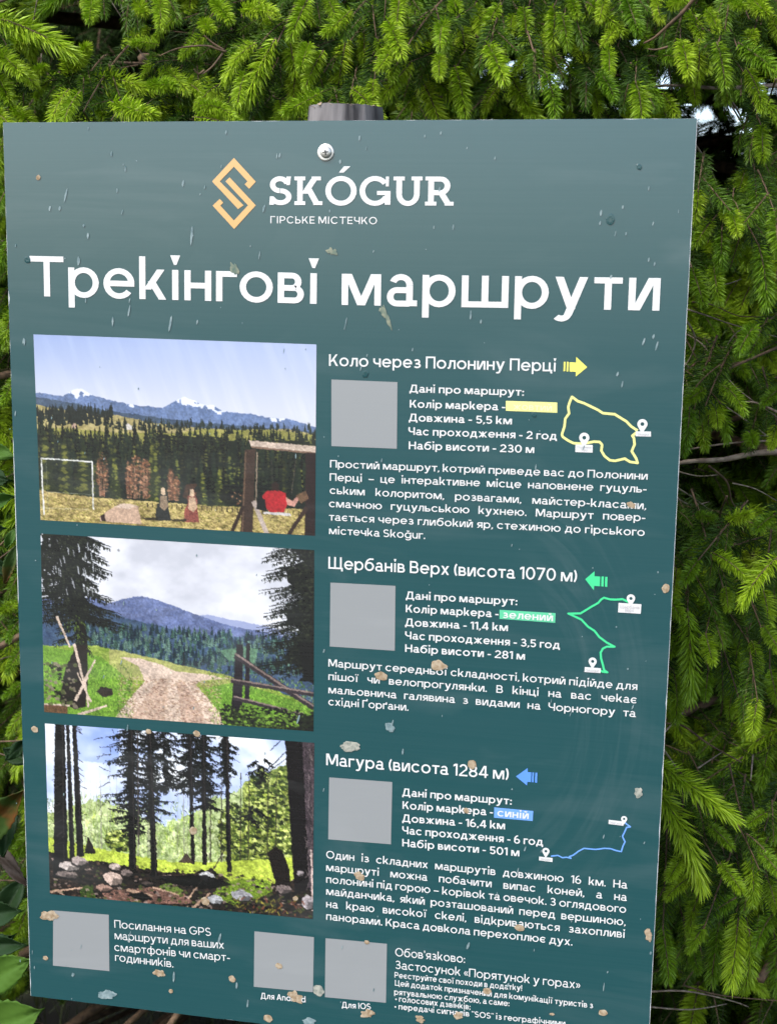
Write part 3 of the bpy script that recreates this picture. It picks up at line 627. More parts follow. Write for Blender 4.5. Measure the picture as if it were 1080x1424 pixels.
def picture_meadow():
    p = Paint(11); v, u = p.v, p.u
    t = np.clip(v/.36, 0, 1)[..., None]; top = C3(140,160,204)*(1-u[..., None]*.45)+C3(200,206,226)*u[..., None]*.45
    p.a[:] = top*(1-t) + C3(206,208,218)*t
    st = p.noise(40, 3, 4); sh = (st[(p.yy*1).astype(int), np.clip(p.xx - p.yy*.35, 0, p.W-1).astype(int)])
    p.two(v < .4, C3(190,198,218), C3(235,236,242), np.clip((sh-.35)*2, 0, 1), .18)
    r1 = p.below([(0,.305),(.05,.315),(.10,.32),(.14,.285),(.17,.278),(.20,.30),(.25,.325),(.33,.345),(.40,.355),(.46,.36),(.50,.325),(.535,.298),(.56,.305),(.60,.335),(.64,.335),(.67,.36),(.72,.368),(.78,.37),(.83,.385),(.9,.39),(1,.425)], .012, 50)
    n = p.noise(60, 40, 4)
    p.two(r1, C3(92,112,150), C3(116,134,168), n)
    # snow caps
    for c, hw, y0, dy in ((.165,.075,.28,.045), (.545,.06,.30,.055), (.61,.05,.335,.035), (.67,.035,.355,.03), (.35,.03,.345,.015), (.86,.04,.385,.02)):
        m = r1 & (np.abs(u-c) < hw) & (v < y0+dy*(1-np.abs(u-c)/hw)+.02*(n-.5)*2) & (n > .47)
        p.fill(m, C3(232,234,242), .92)
    r2 = p.below([(0,.33),(.1,.345),(.25,.385),(.4,.405),(.6,.43),(.8,.435),(1,.45)], .012, 40)
    p.two(r2, C3(52,68,92), C3(84,100,116), n)
    r3 = p.below([(0,.37),(.05,.385),(.15,.40),(.3,.41),(.4,.435),(.55,.455),(.75,.455),(.9,.44),(1,.46)], .008, 30)
    n2 = p.noise(30, 60, 4)
    p.two(r3, C3(150,136,84), C3(186,172,122), n2)
    for i in range(240):     # dark woods on the far slopes
        x = p.r.uniform(0, .28); y = .46 + p.r.uniform(-.05, .025) - x*.05; p.spruce(x, y, p.r.uniform(.03, .06), .012, C3(22,28,24)*p.r.uniform(.8, 1.5))
    for i in range(160):
        x = p.r.uniform(.27, 1); y = .475 + p.r.uniform(-.03, .012) - (x-.3)*.01; p.spruce(x, y, p.r.uniform(.018, .045), .011, C3(28,36,32)*p.r.uniform(.8, 1.5))
    m = p.below([(0,.50),(.1,.49),(.3,.50),(.5,.49),(.6,.465),(.7,.46),(.85,.45),(1,.47)], .01, 20)
    p.two(m, C3(120,122,54), C3(168,158,92), n2)
    p.poly([(.32,.465),(.335,.45),(.35,.465),(.35,.485),(.32,.485)], C3(214,206,196)); p.poly([(.13,.475),(.14,.462),(.15,.475),(.15,.49),(.13,.49)], C3(190,160,140))
    for i in range(40):
        x = p.r.uniform(.3, 1); p.spruce(x, .50+p.r.uniform(-.02, .01), .05, .016, C3(24,32,22))
    # the wood in the middle
    base = p.below([(0,.54),(.15,.54),(.22,.56),(.32,.57),(.42,.54),(.46,.50),(.6,.50),(.75,.52),(.85,.50),(1,.49)], .03, 60) & (v < .88)
    p.two(base, C3(14,20,16), C3(34,42,26), p.noise(70, 50, 3))
    for i in range(430):
        t = i/430; y = .58 + .27*t + p.r.uniform(-.02, .02); x = p.r.uniform(0, 1)
        h = p.r.uniform(.09, .17)*(.9+.8*t); c = C3(15,22,17)*p.r.uniform(.4, 1.8); lit = C3(96,98,46)*p.r.uniform(.5, 1.2) if p.r.random() < .45 else C3(44,54,32)
        p.spruce(x, y, h, .030+.022*t, c, lit, 1)
    for x, h, w in ((.03,.36,.09),(.10,.34,.08),(.17,.30,.10),(.28,.24,.05),(.42,.33,.06),(.205,.2,.05)):
        p.spruce(x, .86, h, w, C3(38,46,24), C3(112,112,48))
    for x, w, h in ((.235,.040,.24),(.36,.042,.24),(.395,.035,.22),(.485,.022,.17),(.335,.026,.20),(.505,.018,.13),(.72,.03,.07),(.57,.02,.07)):
        for k in range(7): xx = x + p.r.uniform(-.3, .3)*w; p.line((xx, .85), (xx + p.r.uniform(-.3,.3)*w, .85-h*p.r.uniform(.6, 1)), .004, C3(170,128,104), .7, .0015)
        p.bush(x, .85-h*.5, w*.55, h*.5, 260, [C3(140,92,64), C3(104,64,44), C3(190,140,108), C3(70,48,34), C3(60,56,36)], .007, .55)
    for x, h, w in ((.285,.22,.05),(.43,.30,.06),(.60,.2,.05),(.66,.22,.05)): p.spruce(x, .87, h, w, C3(44,52,26), C3(126,126,54), 1)
    p.bush(.56, .81, .035, .06, 150, [C3(20,22,18), C3(34,36,24)], .01, .9); p.bush(.70, .80, .04, .05, 150, [C3(16,18,18), C3(30,32,24)], .01, .9)
    # meadow in front
    gm = p.below([(0,.835),(.2,.855),(.4,.862),(.6,.868),(1,.855)], .012, 60)
    n3 = p.noise(50, 90, 5, .7)
    p.two(gm, C3(110,94,54), C3(212,190,126), np.clip((n3-.25)*2.3, 0, 1))
    for i in range(2600):
        x, y = p.r.uniform(0, 1), p.r.uniform(.87, 1); c = (C3(70,62,30), C3(206,190,120), C3(130,130,50))[p.r.integers(3)]
        p.line((x, y), (x+p.r.uniform(-.012,.012), y-.008), .0022, c, .55)
    for i in range(34): p.line((.40+i*.018, .872), (.40+i*.018, .895), .003, C3(40,32,26))
    p.line((0,.93),(.18,.925),.003,C3(210,200,160),.6)
    # goal
    for a, b in (((.012,.66),(.2,.665)), ((.012,.66),(.014,.97)), ((.2,.665),(.2,.925))): p.line(a, b, .005, C3(222,220,212))
    for a, b in (((.03,.67),(.03,.95)), ((.03,.84),(.2,.845))): p.line(a, b, .002, C3(150,150,140), .7)
    # boulder
    p.poly([(.225,.985),(.225,.955),(.275,.905),(.30,.885),(.335,.88),(.365,.89),(.378,.99)], C3(190,160,136), 1, .12)
    p.poly([(.23,.985),(.225,.955),(.24,.94),(.245,.985)], C3(52,36,34)); p.poly([(.275,.905),(.30,.885),(.335,.88),(.365,.89),(.33,.91)], C3(216,190,168), 1, .08)
    # carved figures
    for x, c1, c2 in ((.458, C3(44,46,44), C3(140,120,98)), (.562, C3(130,72,62), C3(186,156,126))):
        p.poly([(x-.03,.965),(x-.028,.90),(x-.014,.86),(x-.018,.83),(x-.006,.81),(x-.005,.785),(x+.006,.785),(x+.01,.81),(x+.02,.84),(x+.018,.88),(x+.026,.96)], c1, 1, .3)
        p.poly([(x-.014,.89),(x-.010,.83),(x+.012,.83),(x+.018,.88),(x+.004,.91)], c2, 1, .25); p.poly([(x-.008,.82),(x-.007,.79),(x,.782),(x+.007,.79),(x+.008,.82),(x,.828)], C3(196,170,140), 1, .15)
        p.poly([(x-.09,.955),(x-.02,.945),(x-.02,.96),(x-.06,.965)], C3(36,30,20), .8)
    p.poly([(x-.034,.83),(x-.02,.76),(x+.02,.755),(x+.01,.78),(x-.01,.79),(x-.016,.84)], C3(86,54,38), .7, .3)
    # swing frame
    p.poly([(.735,1),(.752,.56),(.79,.555),(.778,1)], C3(62,46,38), 1, .25); p.line((.755,.57),(.742,1),.005,C3(110,86,66),.8)
    p.line((.795,.57),(.79,.85),.004,C3(150,130,110))
    p.poly([(.765,.51),(1,.525),(1,.567),(.775,.545)], C3(196,176,158), 1, .1); p.poly([(.775,.54),(1,.557),(1,.567),(.775,.55)], C3(120,96,80))
    p.poly([(.962,1),(.965,.56),(1,.56),(1,1)], C3(40,26,26), 1, .25)
    p.line((.745,.86),(.705,1.0),.014,C3(48,34,28)); p.line((.782,.83),(.828,1.0),.016,C3(176,160,148)); p.line((.968,.85),(.905,1.0),.014,C3(56,40,34))
    p.line((.93,.60),(.915,.78),.002,C3(90,80,70)); p.line((.845,.60),(.85,.76),.002,C3(60,56,50))
    # person in red on the swing
    p.poly([(.812,.80),(.83,.772),(.87,.765),(.895,.78),(.90,.84),(.888,.882),(.84,.885),(.822,.86)], C3(176,40,46), 1, .1)
    p.poly([(.895,.80),(.92,.82),(.935,.79),(.945,.80),(.925,.85),(.90,.84)], C3(190,140,124)); p.poly([(.846,.765),(.845,.735),(.858,.722),(.872,.735),(.87,.77)], C3(48,30,26))
    p.poly([(.82,.885),(.91,.885),(.915,.90),(.815,.895)], C3(210,204,200)); p.poly([(.80,.80),(.822,.82),(.83,.885),(.79,.87)], C3(22,22,24)); p.poly([(.93,.79),(.965,.76),(.975,.80),(.95,.83)], C3(112,84,62), .9, .3)
    p.finish((v < .27) | ((v < .45) & (p.a.mean(-1) > 180)), .6, .20, 1.06)
    return p.out()

def picture_path():
    p = Paint(23); v, u = p.v, p.u
    cl = p.noise(5, 5, 5, .55)
    p.two(np.ones_like(u, bool), C3(196,197,204), C3(240,240,243), np.clip((cl-.32)*2.6, 0, 1))
    n = p.noise(40, 60, 5, .6)
    p.two(p.below([(.2,.40),(.3,.44),(.55,.40),(.62,.385),(.68,.40),(.75,.41),(.9,.45)], .012, 20) & (v < .6), C3(150,160,196), C3(168,176,206), n)
    p.two(p.below([(0,.36),(.15,.34),(.2,.33),(.25,.36),(.30,.335),(.345,.312),(.38,.31),(.44,.325),(.50,.355),(.56,.385),(.62,.41),(.70,.44),(.8,.46),(1,.50)], .006, 20), C3(84,98,140), C3(122,132,168), n)
    p.two(p.below([(0,.38),(.2,.38),(.28,.42),(.4,.46),(.55,.50),(.8,.49),(1,.52)], .02, 30), C3(44,62,92), C3(92,114,136), n)
    for i in range(900):
        x = p.r.uniform(.15, 1); y = p.r.uniform(.50, .70); c = (C3(42,64,70), C3(62,92,80), C3(30,46,60), C3(92,118,106))[p.r.integers(4)]; p.spruce(x, y, .05, .014, c*p.r.uniform(.8, 1.15))
    p.poly([(.66,.58),(.75,.55),(.8,.56),(.78,.66),(.69,.63)], C3(110,150,110), .7, .1); p.line((.53,.60),(.53,.72),.006,C3(30,36,40))
    gm = p.below([(0,.62),(.2,.60),(.32,.625),(.42,.65),(.55,.685),(.7,.72),(.85,.78),(1,.84)], .008, 40)
    n3 = p.noise(40, 80, 5, .7)
    p.two(gm, C3(110,138,44), C3(172,186,92), np.clip((n3-.3)*2.2, 0, 1))
    p.two(gm & (v < .78) & (u > .25), C3(160,156,96), C3(186,176,120), n3, .7)
    p.poly([(0,.62),(.22,.66),(.34,.80),(.3,1),(0,1)], C3(104,150,46), .75, .2); p.poly([(.60,.80),(.72,.75),(1,.86),(1,1),(.66,1)], C3(98,144,46), .8, .2)
    # dirt path
    P = [(.27,1),(.34,.86),(.385,.78),(.36,.70),(.29,.655),(.36,.655),(.44,.68),(.50,.715),(.60,.72),(.70,.735),(.60,.755),(.57,.78),(.62,.86),(.66,.93),(.68,1)]
    p.poly(P, C3(214,190,170), 1, .08); p.poly([(.33,1),(.40,.84),(.44,.76),(.47,.76),(.47,.86),(.45,1)], C3(168,136,116), .45, .12); p.poly([(.52,1),(.51,.86),(.50,.77),(.53,.77),(.58,.88),(.61,1)], C3(160,126,108), .45, .12)
    for i in range(1500):
        x = p.r.uniform(.28, .66); y = p.r.uniform(.76, 1); c = (C3(206,184,160), C3(120,88,72), C3(170,140,110))[p.r.integers(3)]; p.line((x, y), (x+p.r.uniform(.002,.012), y+p.r.uniform(-.004,.004)), .003, c, .6)
    for i in range(2400):
        x = p.r.uniform(0, .34) if i % 2 else p.r.uniform(.62, 1); y = p.r.uniform(.68+abs(x-.5)*.1, 1); c = (C3(70,110,26), C3(168,202,84), C3(48,76,26))[p.r.integers(3)]; p.line((x, y), (x+p.r.uniform(-.006,.006), y-.012), .0022, c, .6)
    # left spruce with hanging twigs
    dk = [C3(20,22,20), C3(30,34,26), C3(44,48,34), C3(14,15,16)]
    p.line((.13,0),(.15,.62),.03,C3(24,20,18),1,.04)
    p.two((u < .15+.03*np.sin(v*40)) & (v < .34) & (p.noise(60, 30, 3) > .40), C3(16,18,16), C3(40,44,30), n)
    for k in range(46):
        y = -.02 + k*.0105; tw = .20 + .05*math.sin(k*.9) - (.05 if 18 < k < 26 else 0) + (.05 if k > 36 else 0)
        p.limb(.13, y, (tw-.08)*p.r.uniform(.6, 1.0), .05, 44, .022, dk, 2.2); p.limb(.13, y, -.15*p.r.uniform(.7, 1.0), .04, 40, .022, dk, 2.2)
    for k in range(14): p.limb(.13, .44+k*.012, p.r.uniform(-.10,.08), .05, 40, .018, dk + [C3(84,104,40)], 1.5)
    for i in range(26):
        x = p.r.uniform(.05, .2); y = p.r.uniform(.02, .3); p.line((x,y),(x+.004,y+.04),.003,C3(226,228,234),.7)
    p.poly([(.06,.93),(.085,.74),(.13,.6),(.17,.6),(.17,.8),(.16,.95),(.12,.97)], C3(34,26,22), 1, .4)
    for a, b, wd in (((.055,.45),(.105,.62),.010), ((.12,.60),(.16,.85),.012), ((.15,.82),(.20,.68),.010), ((.12,.92),(.17,.78),.012), ((.0,.955),(.10,.95),.011), ((.13,1.0),(.24,.935),.012), ((.17,.95),(.16,.80),.008), ((.18,.92),(.13,.76),.008)): p.line(a, b, wd, C3(206,184,164), 1, wd*.6, .1)
    for i in range(90): x, y = p.r.uniform(0, .12), p.r.uniform(.70, .95); k = p.r.uniform(.006,.018); p.poly([(x,y),(x+k,y-k*.4),(x+k*1.3,y+k*.8),(x+k*.3,y+k)], (C3(24,26,16), C3(86,92,54), C3(130,120,100))[p.r.integers(3)], .9)
    p.poly([(.20,.86),(.22,.83),(.26,.835),(.265,.87),(.23,.89)], C3(46,38,32), 1, .4); p.poly([(0,.955),(.09,.955),(.09,1),(0,1)], C3(96,54,48), .8, .5)
    # right spruce
    p.two((u > .93+.03*np.sin(v*30)) & (v < .72), C3(14,15,16), C3(30,32,26), n)
    for k in range(52):
        y = -.02 + k*.0135; L = .10 + .09*abs(math.sin(k*.42+.4)) - (.04 if 12 < k < 17 else 0)
        p.limb(1.0, y-.03, -L*p.r.uniform(.8, 1.15), .06, 60, .020, dk, 1.4)
    # fence
    for q in ([(.70,.92),(.722,.54),(.745,.54),(.742,.92)], [(.75,.86),(.757,.53),(.77,.53),(.768,.86)]): p.poly(q, C3(34,28,34), 1, .3)
    for a, b, wd in (((.715,.60),(1.0,.865),.022), ((.70,.745),(1.0,.79),.018), ((.71,.84),(.96,.91),.016)):
        p.line(a, b, wd, C3(52,44,48), 1, wd, .25); p.line((a[0], a[1]-.008), (b[0], b[1]-.008), wd*.35, C3(150,130,120), .8)
    p.poly([(.66,.93),(.76,.90),(.80,.94),(.95,.92),(1,.90),(1,1),(.74,1),(.67,.99)], C3(40,48,24), .85, .6)
    for i in range(500):
        x = p.r.uniform(.66, 1); y = p.r.uniform(.88, 1); k = p.r.uniform(.004,.012); p.poly([(x,y),(x+k,y-k*.6),(x+k*1.4,y+k*.6),(x+k*.3,y+k)], (C3(120,156,54), C3(24,28,16), C3(88,116,44), C3(16,18,14))[p.r.integers(4)], .9)
    p.poly([(.94,.93),(1,.90),(1,1),(.95,1)], C3(16,16,16), .8, .5); p.poly([(.94,.5),(1,.5),(1,.74),(.965,.70)], C3(18,18,18), 1, .4)
    p.poly([(.285,.063),(.293,.055),(.298,.068),(.291,.076)], C3(120,120,120), .8)
    p.finish((v < .5) & (p.a.mean(-1) > 150), 1.0, .22, 1.03)
    return p.out()

def picture_wood():
    p = Paint(37); v, u = p.v, p.u
    n = p.noise(8, 8, 4)
    p.two(np.ones_like(u, bool), C3(176,190,226), C3(236,238,246), np.clip((n-.3)*2.4, 0, 1))
    p.two((np.abs(u-.2) < .08) & (v < .2), C3(90,120,190), C3(180,196,230), n, .5)
    gm = p.below([(0,.52),(.12,.46),(.2,.42),(.3,.45),(.45,.52),(.6,.40),(.7,.30),(.8,.22),(.88,.14),(1,.2)], .08, 30)
    n2 = p.noise(60, 50, 5, .75)
    p.two(gm, C3(120,140,66), C3(206,216,150), np.clip((n2-.3)*2.5, 0, 1), .85)
    p.two((u > .74) & (u < .92) & (v > .08) & gm, C3(60,76,36), C3(168,176,96), np.clip((n2-.35)*3, 0, 1), .9)
    for i in range(900):      # young growth and small stems in the bright middle
        x = p.r.uniform(0, .92); y = p.r.uniform(.40, .72); c = (C3(176,196,76), C3(110,136,48), C3(214,222,150), C3(74,92,40))[p.r.integers(4)]; p.line((x,y),(x+p.r.uniform(-.01,.01),y-p.r.uniform(.01,.05)),.004,c,.6,.001)
    for i in range(60):
        x = p.r.uniform(.14, .9); p.line((x,.72),(x+p.r.uniform(-.006,.006),p.r.uniform(.15,.45)),.003,C3(140,136,126),.55,.0015)
    for x, y, a, b, q in ((.80,.45,.06,.28,900),(.88,.50,.05,.34,700),(.70,.55,.05,.18,400),(.27,.64,.05,.06,260),(.75,.6,.08,.12,500)): p.bush(x, y, a, b, q, [C3(52,66,32), C3(30,38,22), C3(140,150,70), C3(96,112,50), C3(196,204,120)], .012, .8)
    for x in (.62,.66,.73,.76,.83,.86): p.line((x,.74),(x+.004,.2),.006,C3(60,58,44),.8,.003)
    p.two(p.below([(0,.66),(.2,.70),(.4,.73),(.5,.74),(.62,.72),(.8,.68),(1,.64)], .02, 40), C3(150,168,58), C3(200,210,100), n2)
    # dark ground
    dg = p.below([(0,.74),(.1,.78),(.2,.77),(.3,.79),(.42,.80),(.55,.79),(.62,.76),(.7,.82),(.8,.84),(.9,.80),(1,.72)], .03, 40)
    p.two(dg, C3(20,18,18), C3(66,52,44), np.clip((p.noise(50,60,5,.7)-.3)*2, 0, 1))
    p.poly([(.20,.95),(.40,.90),(.52,.92),(.56,.97),(.40,1),(.22,1)], C3(150,112,98), .7, .35)
    p.poly([(.62,.92),(.66,.84),(.74,.80),(.84,.80),(.85,.86),(.78,.92),(.7,.96)], C3(116,140,48), .9, .35); p.poly([(.42,.90),(.46,.86),(.52,.90),(.5,.93)], C3(110,130,60), .9, .3); p.poly([(.12,.94),(.17,.92),(.18,1),(.12,1)], C3(60,80,30), .9, .4)
    for i in range(700):
        x = p.r.uniform(0, 1); y = p.r.uniform(.78, 1); k = p.r.uniform(.004,.014); p.poly([(x,y),(x+k,y-k*.5),(x+k*1.5,y+k*.5),(x+k*.3,y+k)], (C3(18,16,16), C3(90,72,62), C3(150,132,122), C3(38,32,30), C3(70,80,40))[p.r.integers(5)], .8)
    # crowns
    dk = [C3(16,16,20), C3(26,28,28), C3(38,42,36), C3(12,12,14)]
    for tx0, ya, yb_, L in ((.325,-.03,.60,.105),(.40,.0,.50,.07),(.55,-.03,.34,.10),(.60,.0,.42,.07),(.68,-.02,.24,.04)):
        nn = int((yb_-ya)/.014)
        for k in range(nn):
            y = ya + (yb_-ya)*k/nn
            for sg in (-1, 1): p.limb(tx0, y, sg*L*p.r.uniform(.2, 1.15)*(1.1 if (k//4) % 2 else .55), p.r.uniform(-.01, .05), 26, .018, dk, 1.3)
    for k in range(30): p.limb(.45, -.03+k*.012, p.r.uniform(-.04, .10), .03, 30, .018, dk, 1.2)
    for k in range(9): p.limb(.80+p.r.uniform(-.02,.02), .11+k*.014, p.r.choice([-1,1])*.06*p.r.uniform(.4,1.1)*math.sin(.5+k*.28), .03, 22, .020, dk, 1.0)
    for k in range(8): p.limb(.79+p.r.uniform(-.02,.02), .38+k*.012, p.r.choice([-1,1])*.05*p.r.uniform(.4,1.1)*math.sin(.5+k*.3), .03, 18, .018, dk, 1.0)
    for i in range(60): x = p.r.uniform(.2,.7); y = p.r.uniform(0,.5); p.line((x,y),(x+p.r.uniform(-.06,.06),y+p.r.uniform(.0,.05)),.003,C3(22,22,24),1,.001)
    # trunks
    def trunk(x0, x1, y, w0, w1, c=C3(22,20,22)):
        p.poly([(x0-w0/2,-.02),(x0+w0/2,-.02),(x1+w1/2,y),(x1-w1/2,y)], c, 1, .35); p.line((x0+w0*.25,0),(x1+w1*.25,y),.003,C3(70,62,60),.7)
    trunk(.058,.045,.90,.038,.058); trunk(.088,.092,.78,.012,.022); trunk(.112,.125,.76,.016,.028)
    trunk(.325,.325,.80,.018,.030); trunk(.395,.408,.84,.014,.026); trunk(.545,.555,.74,.016,.014); trunk(.595,.598,.74,.012,.018); trunk(.68,.69,.77,.014,.018); trunk(.352,.35,.66,.004,.007, C3(70,64,60))
    for i in range(24): t = p.r.uniform(0,.7); p.line((.06,t),(.06+p.r.choice([-1,1])*p.r.uniform(.02,.05),t+.03),.002,C3(60,54,54)); p.line((.12,t),(.12+p.r.uniform(.01,.04),t+.02),.002,C3(50,46,48)); p.line((.40,t),(.40+p.r.uniform(-.04,.04),t+.02),.002,C3(50,46,48))
    p.poly([(.893,-.02),(.955,-.02),(.985,.83),(.93,.86)], C3(24,18,22), 1, .3); p.poly([(.955,-.02),(1.01,-.02),(1.01,.9),(.985,.83)], C3(74,64,68), 1, .45)
    for i in range(60): t = p.r.uniform(0,.8); p.line((.965+p.r.uniform(0,.03),t),(.968+p.r.uniform(0,.03),t+.05),.003,(C3(120,108,106),C3(40,34,38))[i % 2],.7)
    p.line((.99,.6),(.998,.95),.006,C3(196,176,166)); p.line((.91,.04),(.80,.22),.003,C3(24,20,20)); p.line((.84,.06),(.88,.0),.003,C3(24,20,20)); p.line((.9,.10),(.84,.17),.002,C3(24,20,20))
    p.poly([(.86,.60),(.885,.62),(.91,.72),(.92,.86),(.87,.86),(.83,.64)], C3(30,22,20), 1, .4); p.poly([(.14,.74),(.155,.64),(.175,.69),(.185,.73)], C3(40,34,30)); p.poly([(.50,.74),(.53,.68),(.56,.74)], C3(60,48,44), .9, .4)
    # rocks
    for x, y, w, h, c in ((.08,.82,.10,.05,C3(180,168,160)),(.12,.785,.08,.045,C3(160,146,140)),(.07,.87,.10,.04,C3(120,108,102)),(.25,.87,.09,.07,C3(186,164,150)),(.21,.93,.08,.04,C3(150,122,108)),(.26,.80,.05,.04,C3(176,160,150)),(.30,.83,.05,.04,C3(130,116,110)),
                          (.61,.81,.07,.055,C3(190,188,186)),(.64,.94,.07,.05,C3(176,176,176)),(.74,.90,.09,.06,C3(150,148,150)),(.89,.84,.06,.05,C3(130,116,112)),(.98,.90,.05,.08,C3(170,160,160)),(.38,.88,.05,.02,C3(80,70,66)),(.95,.74,.03,.03,C3(150,140,140)),(.45,.83,.03,.02,C3(120,104,98))):
        q = [(x+w*.5*math.cos(t*.9)*p.r.uniform(.75,1.1), y+h*.6*math.sin(t*.9)*p.r.uniform(.75,1.1)) for t in range(7)]
        p.poly([(a, b+.012) for a, b in q], C3(26,22,22), .8); p.poly(q, c, 1, .12); p.poly([q[0], q[1], q[2], (x, y)], c*.55, .8, .1)
    for a, b, wd in (((.535,.95),(.60,.80),.006), ((.62,.79),(.675,.64),.005), ((.0,.985),(.13,.94),.009), ((.02,.97),(.06,1.0),.006), ((.55,1.0),(.62,.90),.009), ((.30,.93),(.40,.95),.012), ((.4,.90),(.5,.93),.008)): p.line(a, b, wd, C3(176,146,124) if wd > .0055 else C3(60,50,46), 1, wd*.6)
    for i in range(60): x = p.r.uniform(.72,.97); y = p.r.uniform(.9,1); p.line((x,y),(x+p.r.uniform(-.02,.02),y-.02),.005,(C3(150,140,60),C3(90,90,40),C3(120,70,50))[i % 3],.7)
    p.poly([(.42,.83),(.60,.80),(.70,.84),(.62,.88),(.45,.87)], C3(14,13,15), .85); p.poly([(.30,.96),(.36,.93),(.40,.97),(.36,.99)], C3(12,12,14), .9)
    p.finish((v < .5) & (p.a.mean(-1) > 150), 1.3, .28, 1.18)
    return p.out()

def picture(corners, img):
    P = [pb(*c) for c in corners]      # TL TR BR BL
    u = np.linspace(0, 1, GW)[None, :]; v = np.linspace(0, 1, GH)[:, None]
    cx = (P[0].x*(1-u)+P[1].x*u)*(1-v) + (P[3].x*(1-u)+P[2].x*u)*v; cy = (P[0].y*(1-u)+P[1].y*u)*(1-v) + (P[3].y*(1-u)+P[2].y*u)*v
    co = np.stack([cx, np.full_like(cx, -.0002), ZT-cy], -1).reshape(-1, 3).astype(np.float32)
    i = np.arange((GH-1)*GW).reshape(GH-1, GW)[:, :-1].ravel(); q = np.stack([i, i+GW, i+GW+1, i+1], -1).astype(np.int32)
    me = bpy.data.meshes.new('printed_photograph'); me.vertices.add(len(co)); me.vertices.foreach_set('co', co.ravel())
    me.loops.add(q.size); me.loops.foreach_set('vertex_index', q.ravel()); me.polygons.add(len(q)); me.polygons.foreach_set('loop_start', np.arange(0, q.size, 4, dtype=np.int32))
    me.update(calc_edges=True)
    c = np.clip(img/255, 0, 1); c = np.where(c <= .04045, c/12.92, ((c+.055)/1.055)**2.4)*PIC_GAIN
    col = np.concatenate([c.reshape(-1, 3), np.ones((GW*GH, 1))], 1).astype(np.float32)
    at_ = me.color_attributes.new('print', 'FLOAT_COLOR', 'POINT'); at_.data.foreach_set('color', col.ravel())
    return bchild(link('printed_photograph', me, m_pic))
PIC_GAIN = .78
pA = picture([(47,465),(440,479),(438,745),(57,723)], picture_meadow()); pA['label'] = 'printed photograph of snowy mountains, a spruce wood and a person in red on a swing'
pB_ = picture([(57,742),(437,765),(436,1017),(62,990)], picture_path()); pB_['label'] = 'printed photograph of a dirt path between a spruce and a wooden fence'
pC = picture([(63,1006),(437,1033),(435,1278),(70,1243)], picture_wood()); pC['label'] = 'printed photograph of tall dark trunks and rocks in a sunny wood'
# ------------------------------------------------------------------ dried mud splashes, drip marks and scuffs on the board
m_mud = noise_mix(mat('dried_mud', (.5,.42,.3), .9), 300, (.24,.165,.09), (.40,.32,.22), .35, .65, 6)
m_gmud = noise_mix(mat('grey_mud', (.3,.3,.26), .9), 300, (.17,.19,.16), (.36,.35,.29), .35, .65, 6)
m_drip = noise_mix(mat('pale_drip', (.3,.35,.33), .6), 200, (.07,.13,.14), (.26,.33,.33), .3, .7, 5)
m_leaf_scrap = noise_mix(mat('leaf_scrap', (.3,.3,.2), .8), 200, (.08,.13,.10), (.26,.26,.18), .35, .65, 5)
m_wet = mat('water_drop', (.015,.06,.065), .05)
random.seed(21)
def splat(px, py, r, m=m_mud, ry=None, rough=.15, name='mud_spot', ang=0):
    c = pb(px, py); k = (pb(px+1, py)-c).length; R = r*k; RY = (ry or r*.95)*k; n = 30; mb = MB(); z = ZT-c.y
    ph = random.uniform(0, 6); rad = [1 + rough*(.5*math.sin(2*t*2*PI/n+ph)+.35*math.sin(5*t*2*PI/n+ph*2)+random.uniform(-.30,.30)) for t in range(n)]
    ca, sa = math.cos(ang), math.sin(ang)
    for s, y in ((1,-.00052),(.88,-.00062),(.55,-.00066),(.3,-.00064)):
        for t in range(n):
            a = 2*PI*t/n; q = 1+(rad[t]-1)*s; x0, z0 = R*s*q*math.cos(a), RY*s*q*math.sin(a)
            mb.v.append((c.x + x0*ca-z0*sa, y - random.uniform(0,.00004), z + x0*sa+z0*ca))
    for i in range(3):
        for t in range(n): mb.f.append((i*n+t, i*n+(t+1) % n, (i+1)*n+(t+1) % n, (i+1)*n+t))
    mb.f.append(tuple(3*n+t for t in range(n)))
    return bbuild(mb, name, m)
for q in [(69,1273,11,m_mud,7.5,.3),(608,925,8.5),(530,940,9,m_mud,6),(656,1063,6.5),(648,1127,4),(500,1218,7,m_mud,6,.3),(722,1290,6.5,m_mud,5),(677,1378,5.5),(49,1014,4.6),(207,1017,3.8),(274,1020,4.6),
          (269,1155,5.5),(286,1253,6),(411,1249,3.6),(222,1353,7,m_mud,5.5,.4),(323,1361,4.8),(238,1378,3),(64,1332,3.4),(388,1343,4.6),(411,1386,9.5,m_mud,8,.45),(373,1416,6.5,m_mud,5),(511,1409,9,m_mud,6,.45),
          (584,1417,7,m_mud,4.5,.4),(637,1412,7,m_mud,5,.3),(838,1408,6,m_mud,5),(767,1410,3.4,m_mud,2),(925,818,5.5,m_mud,6.5),(901,1300,5,m_mud,9,.4),(54,247,3,m_mud,3.4,.15),(510,1310,4,m_mud,2.5,.3),(877,702,6,m_mud,4.5,.3),(611,927,10,m_mud,5,.35)]:
    splat(*q)
for q in [(487,1038,15,m_gmud,6.5,.3),(443,1377,8,m_gmud,7.5,.2),(887,1102,6.5,m_gmud,6.5,.4),(149,1383,12,m_drip,6.5,.35),(430,1420,9,m_drip,5,.3),(542,1011,7,m_drip,6,.3),(462,350,6,m_leaf_scrap,5,.7)]: splat(*q)
splat(326,374,4.5,m_leaf_scrap,9,.5,'leaf_scrap',.3); splat(538,441,3,m_leaf_scrap,14,.5,'leaf_scrap',.35); splat(532,434,3.5,m_leaf_scrap,7,.7,'leaf_scrap',.1)
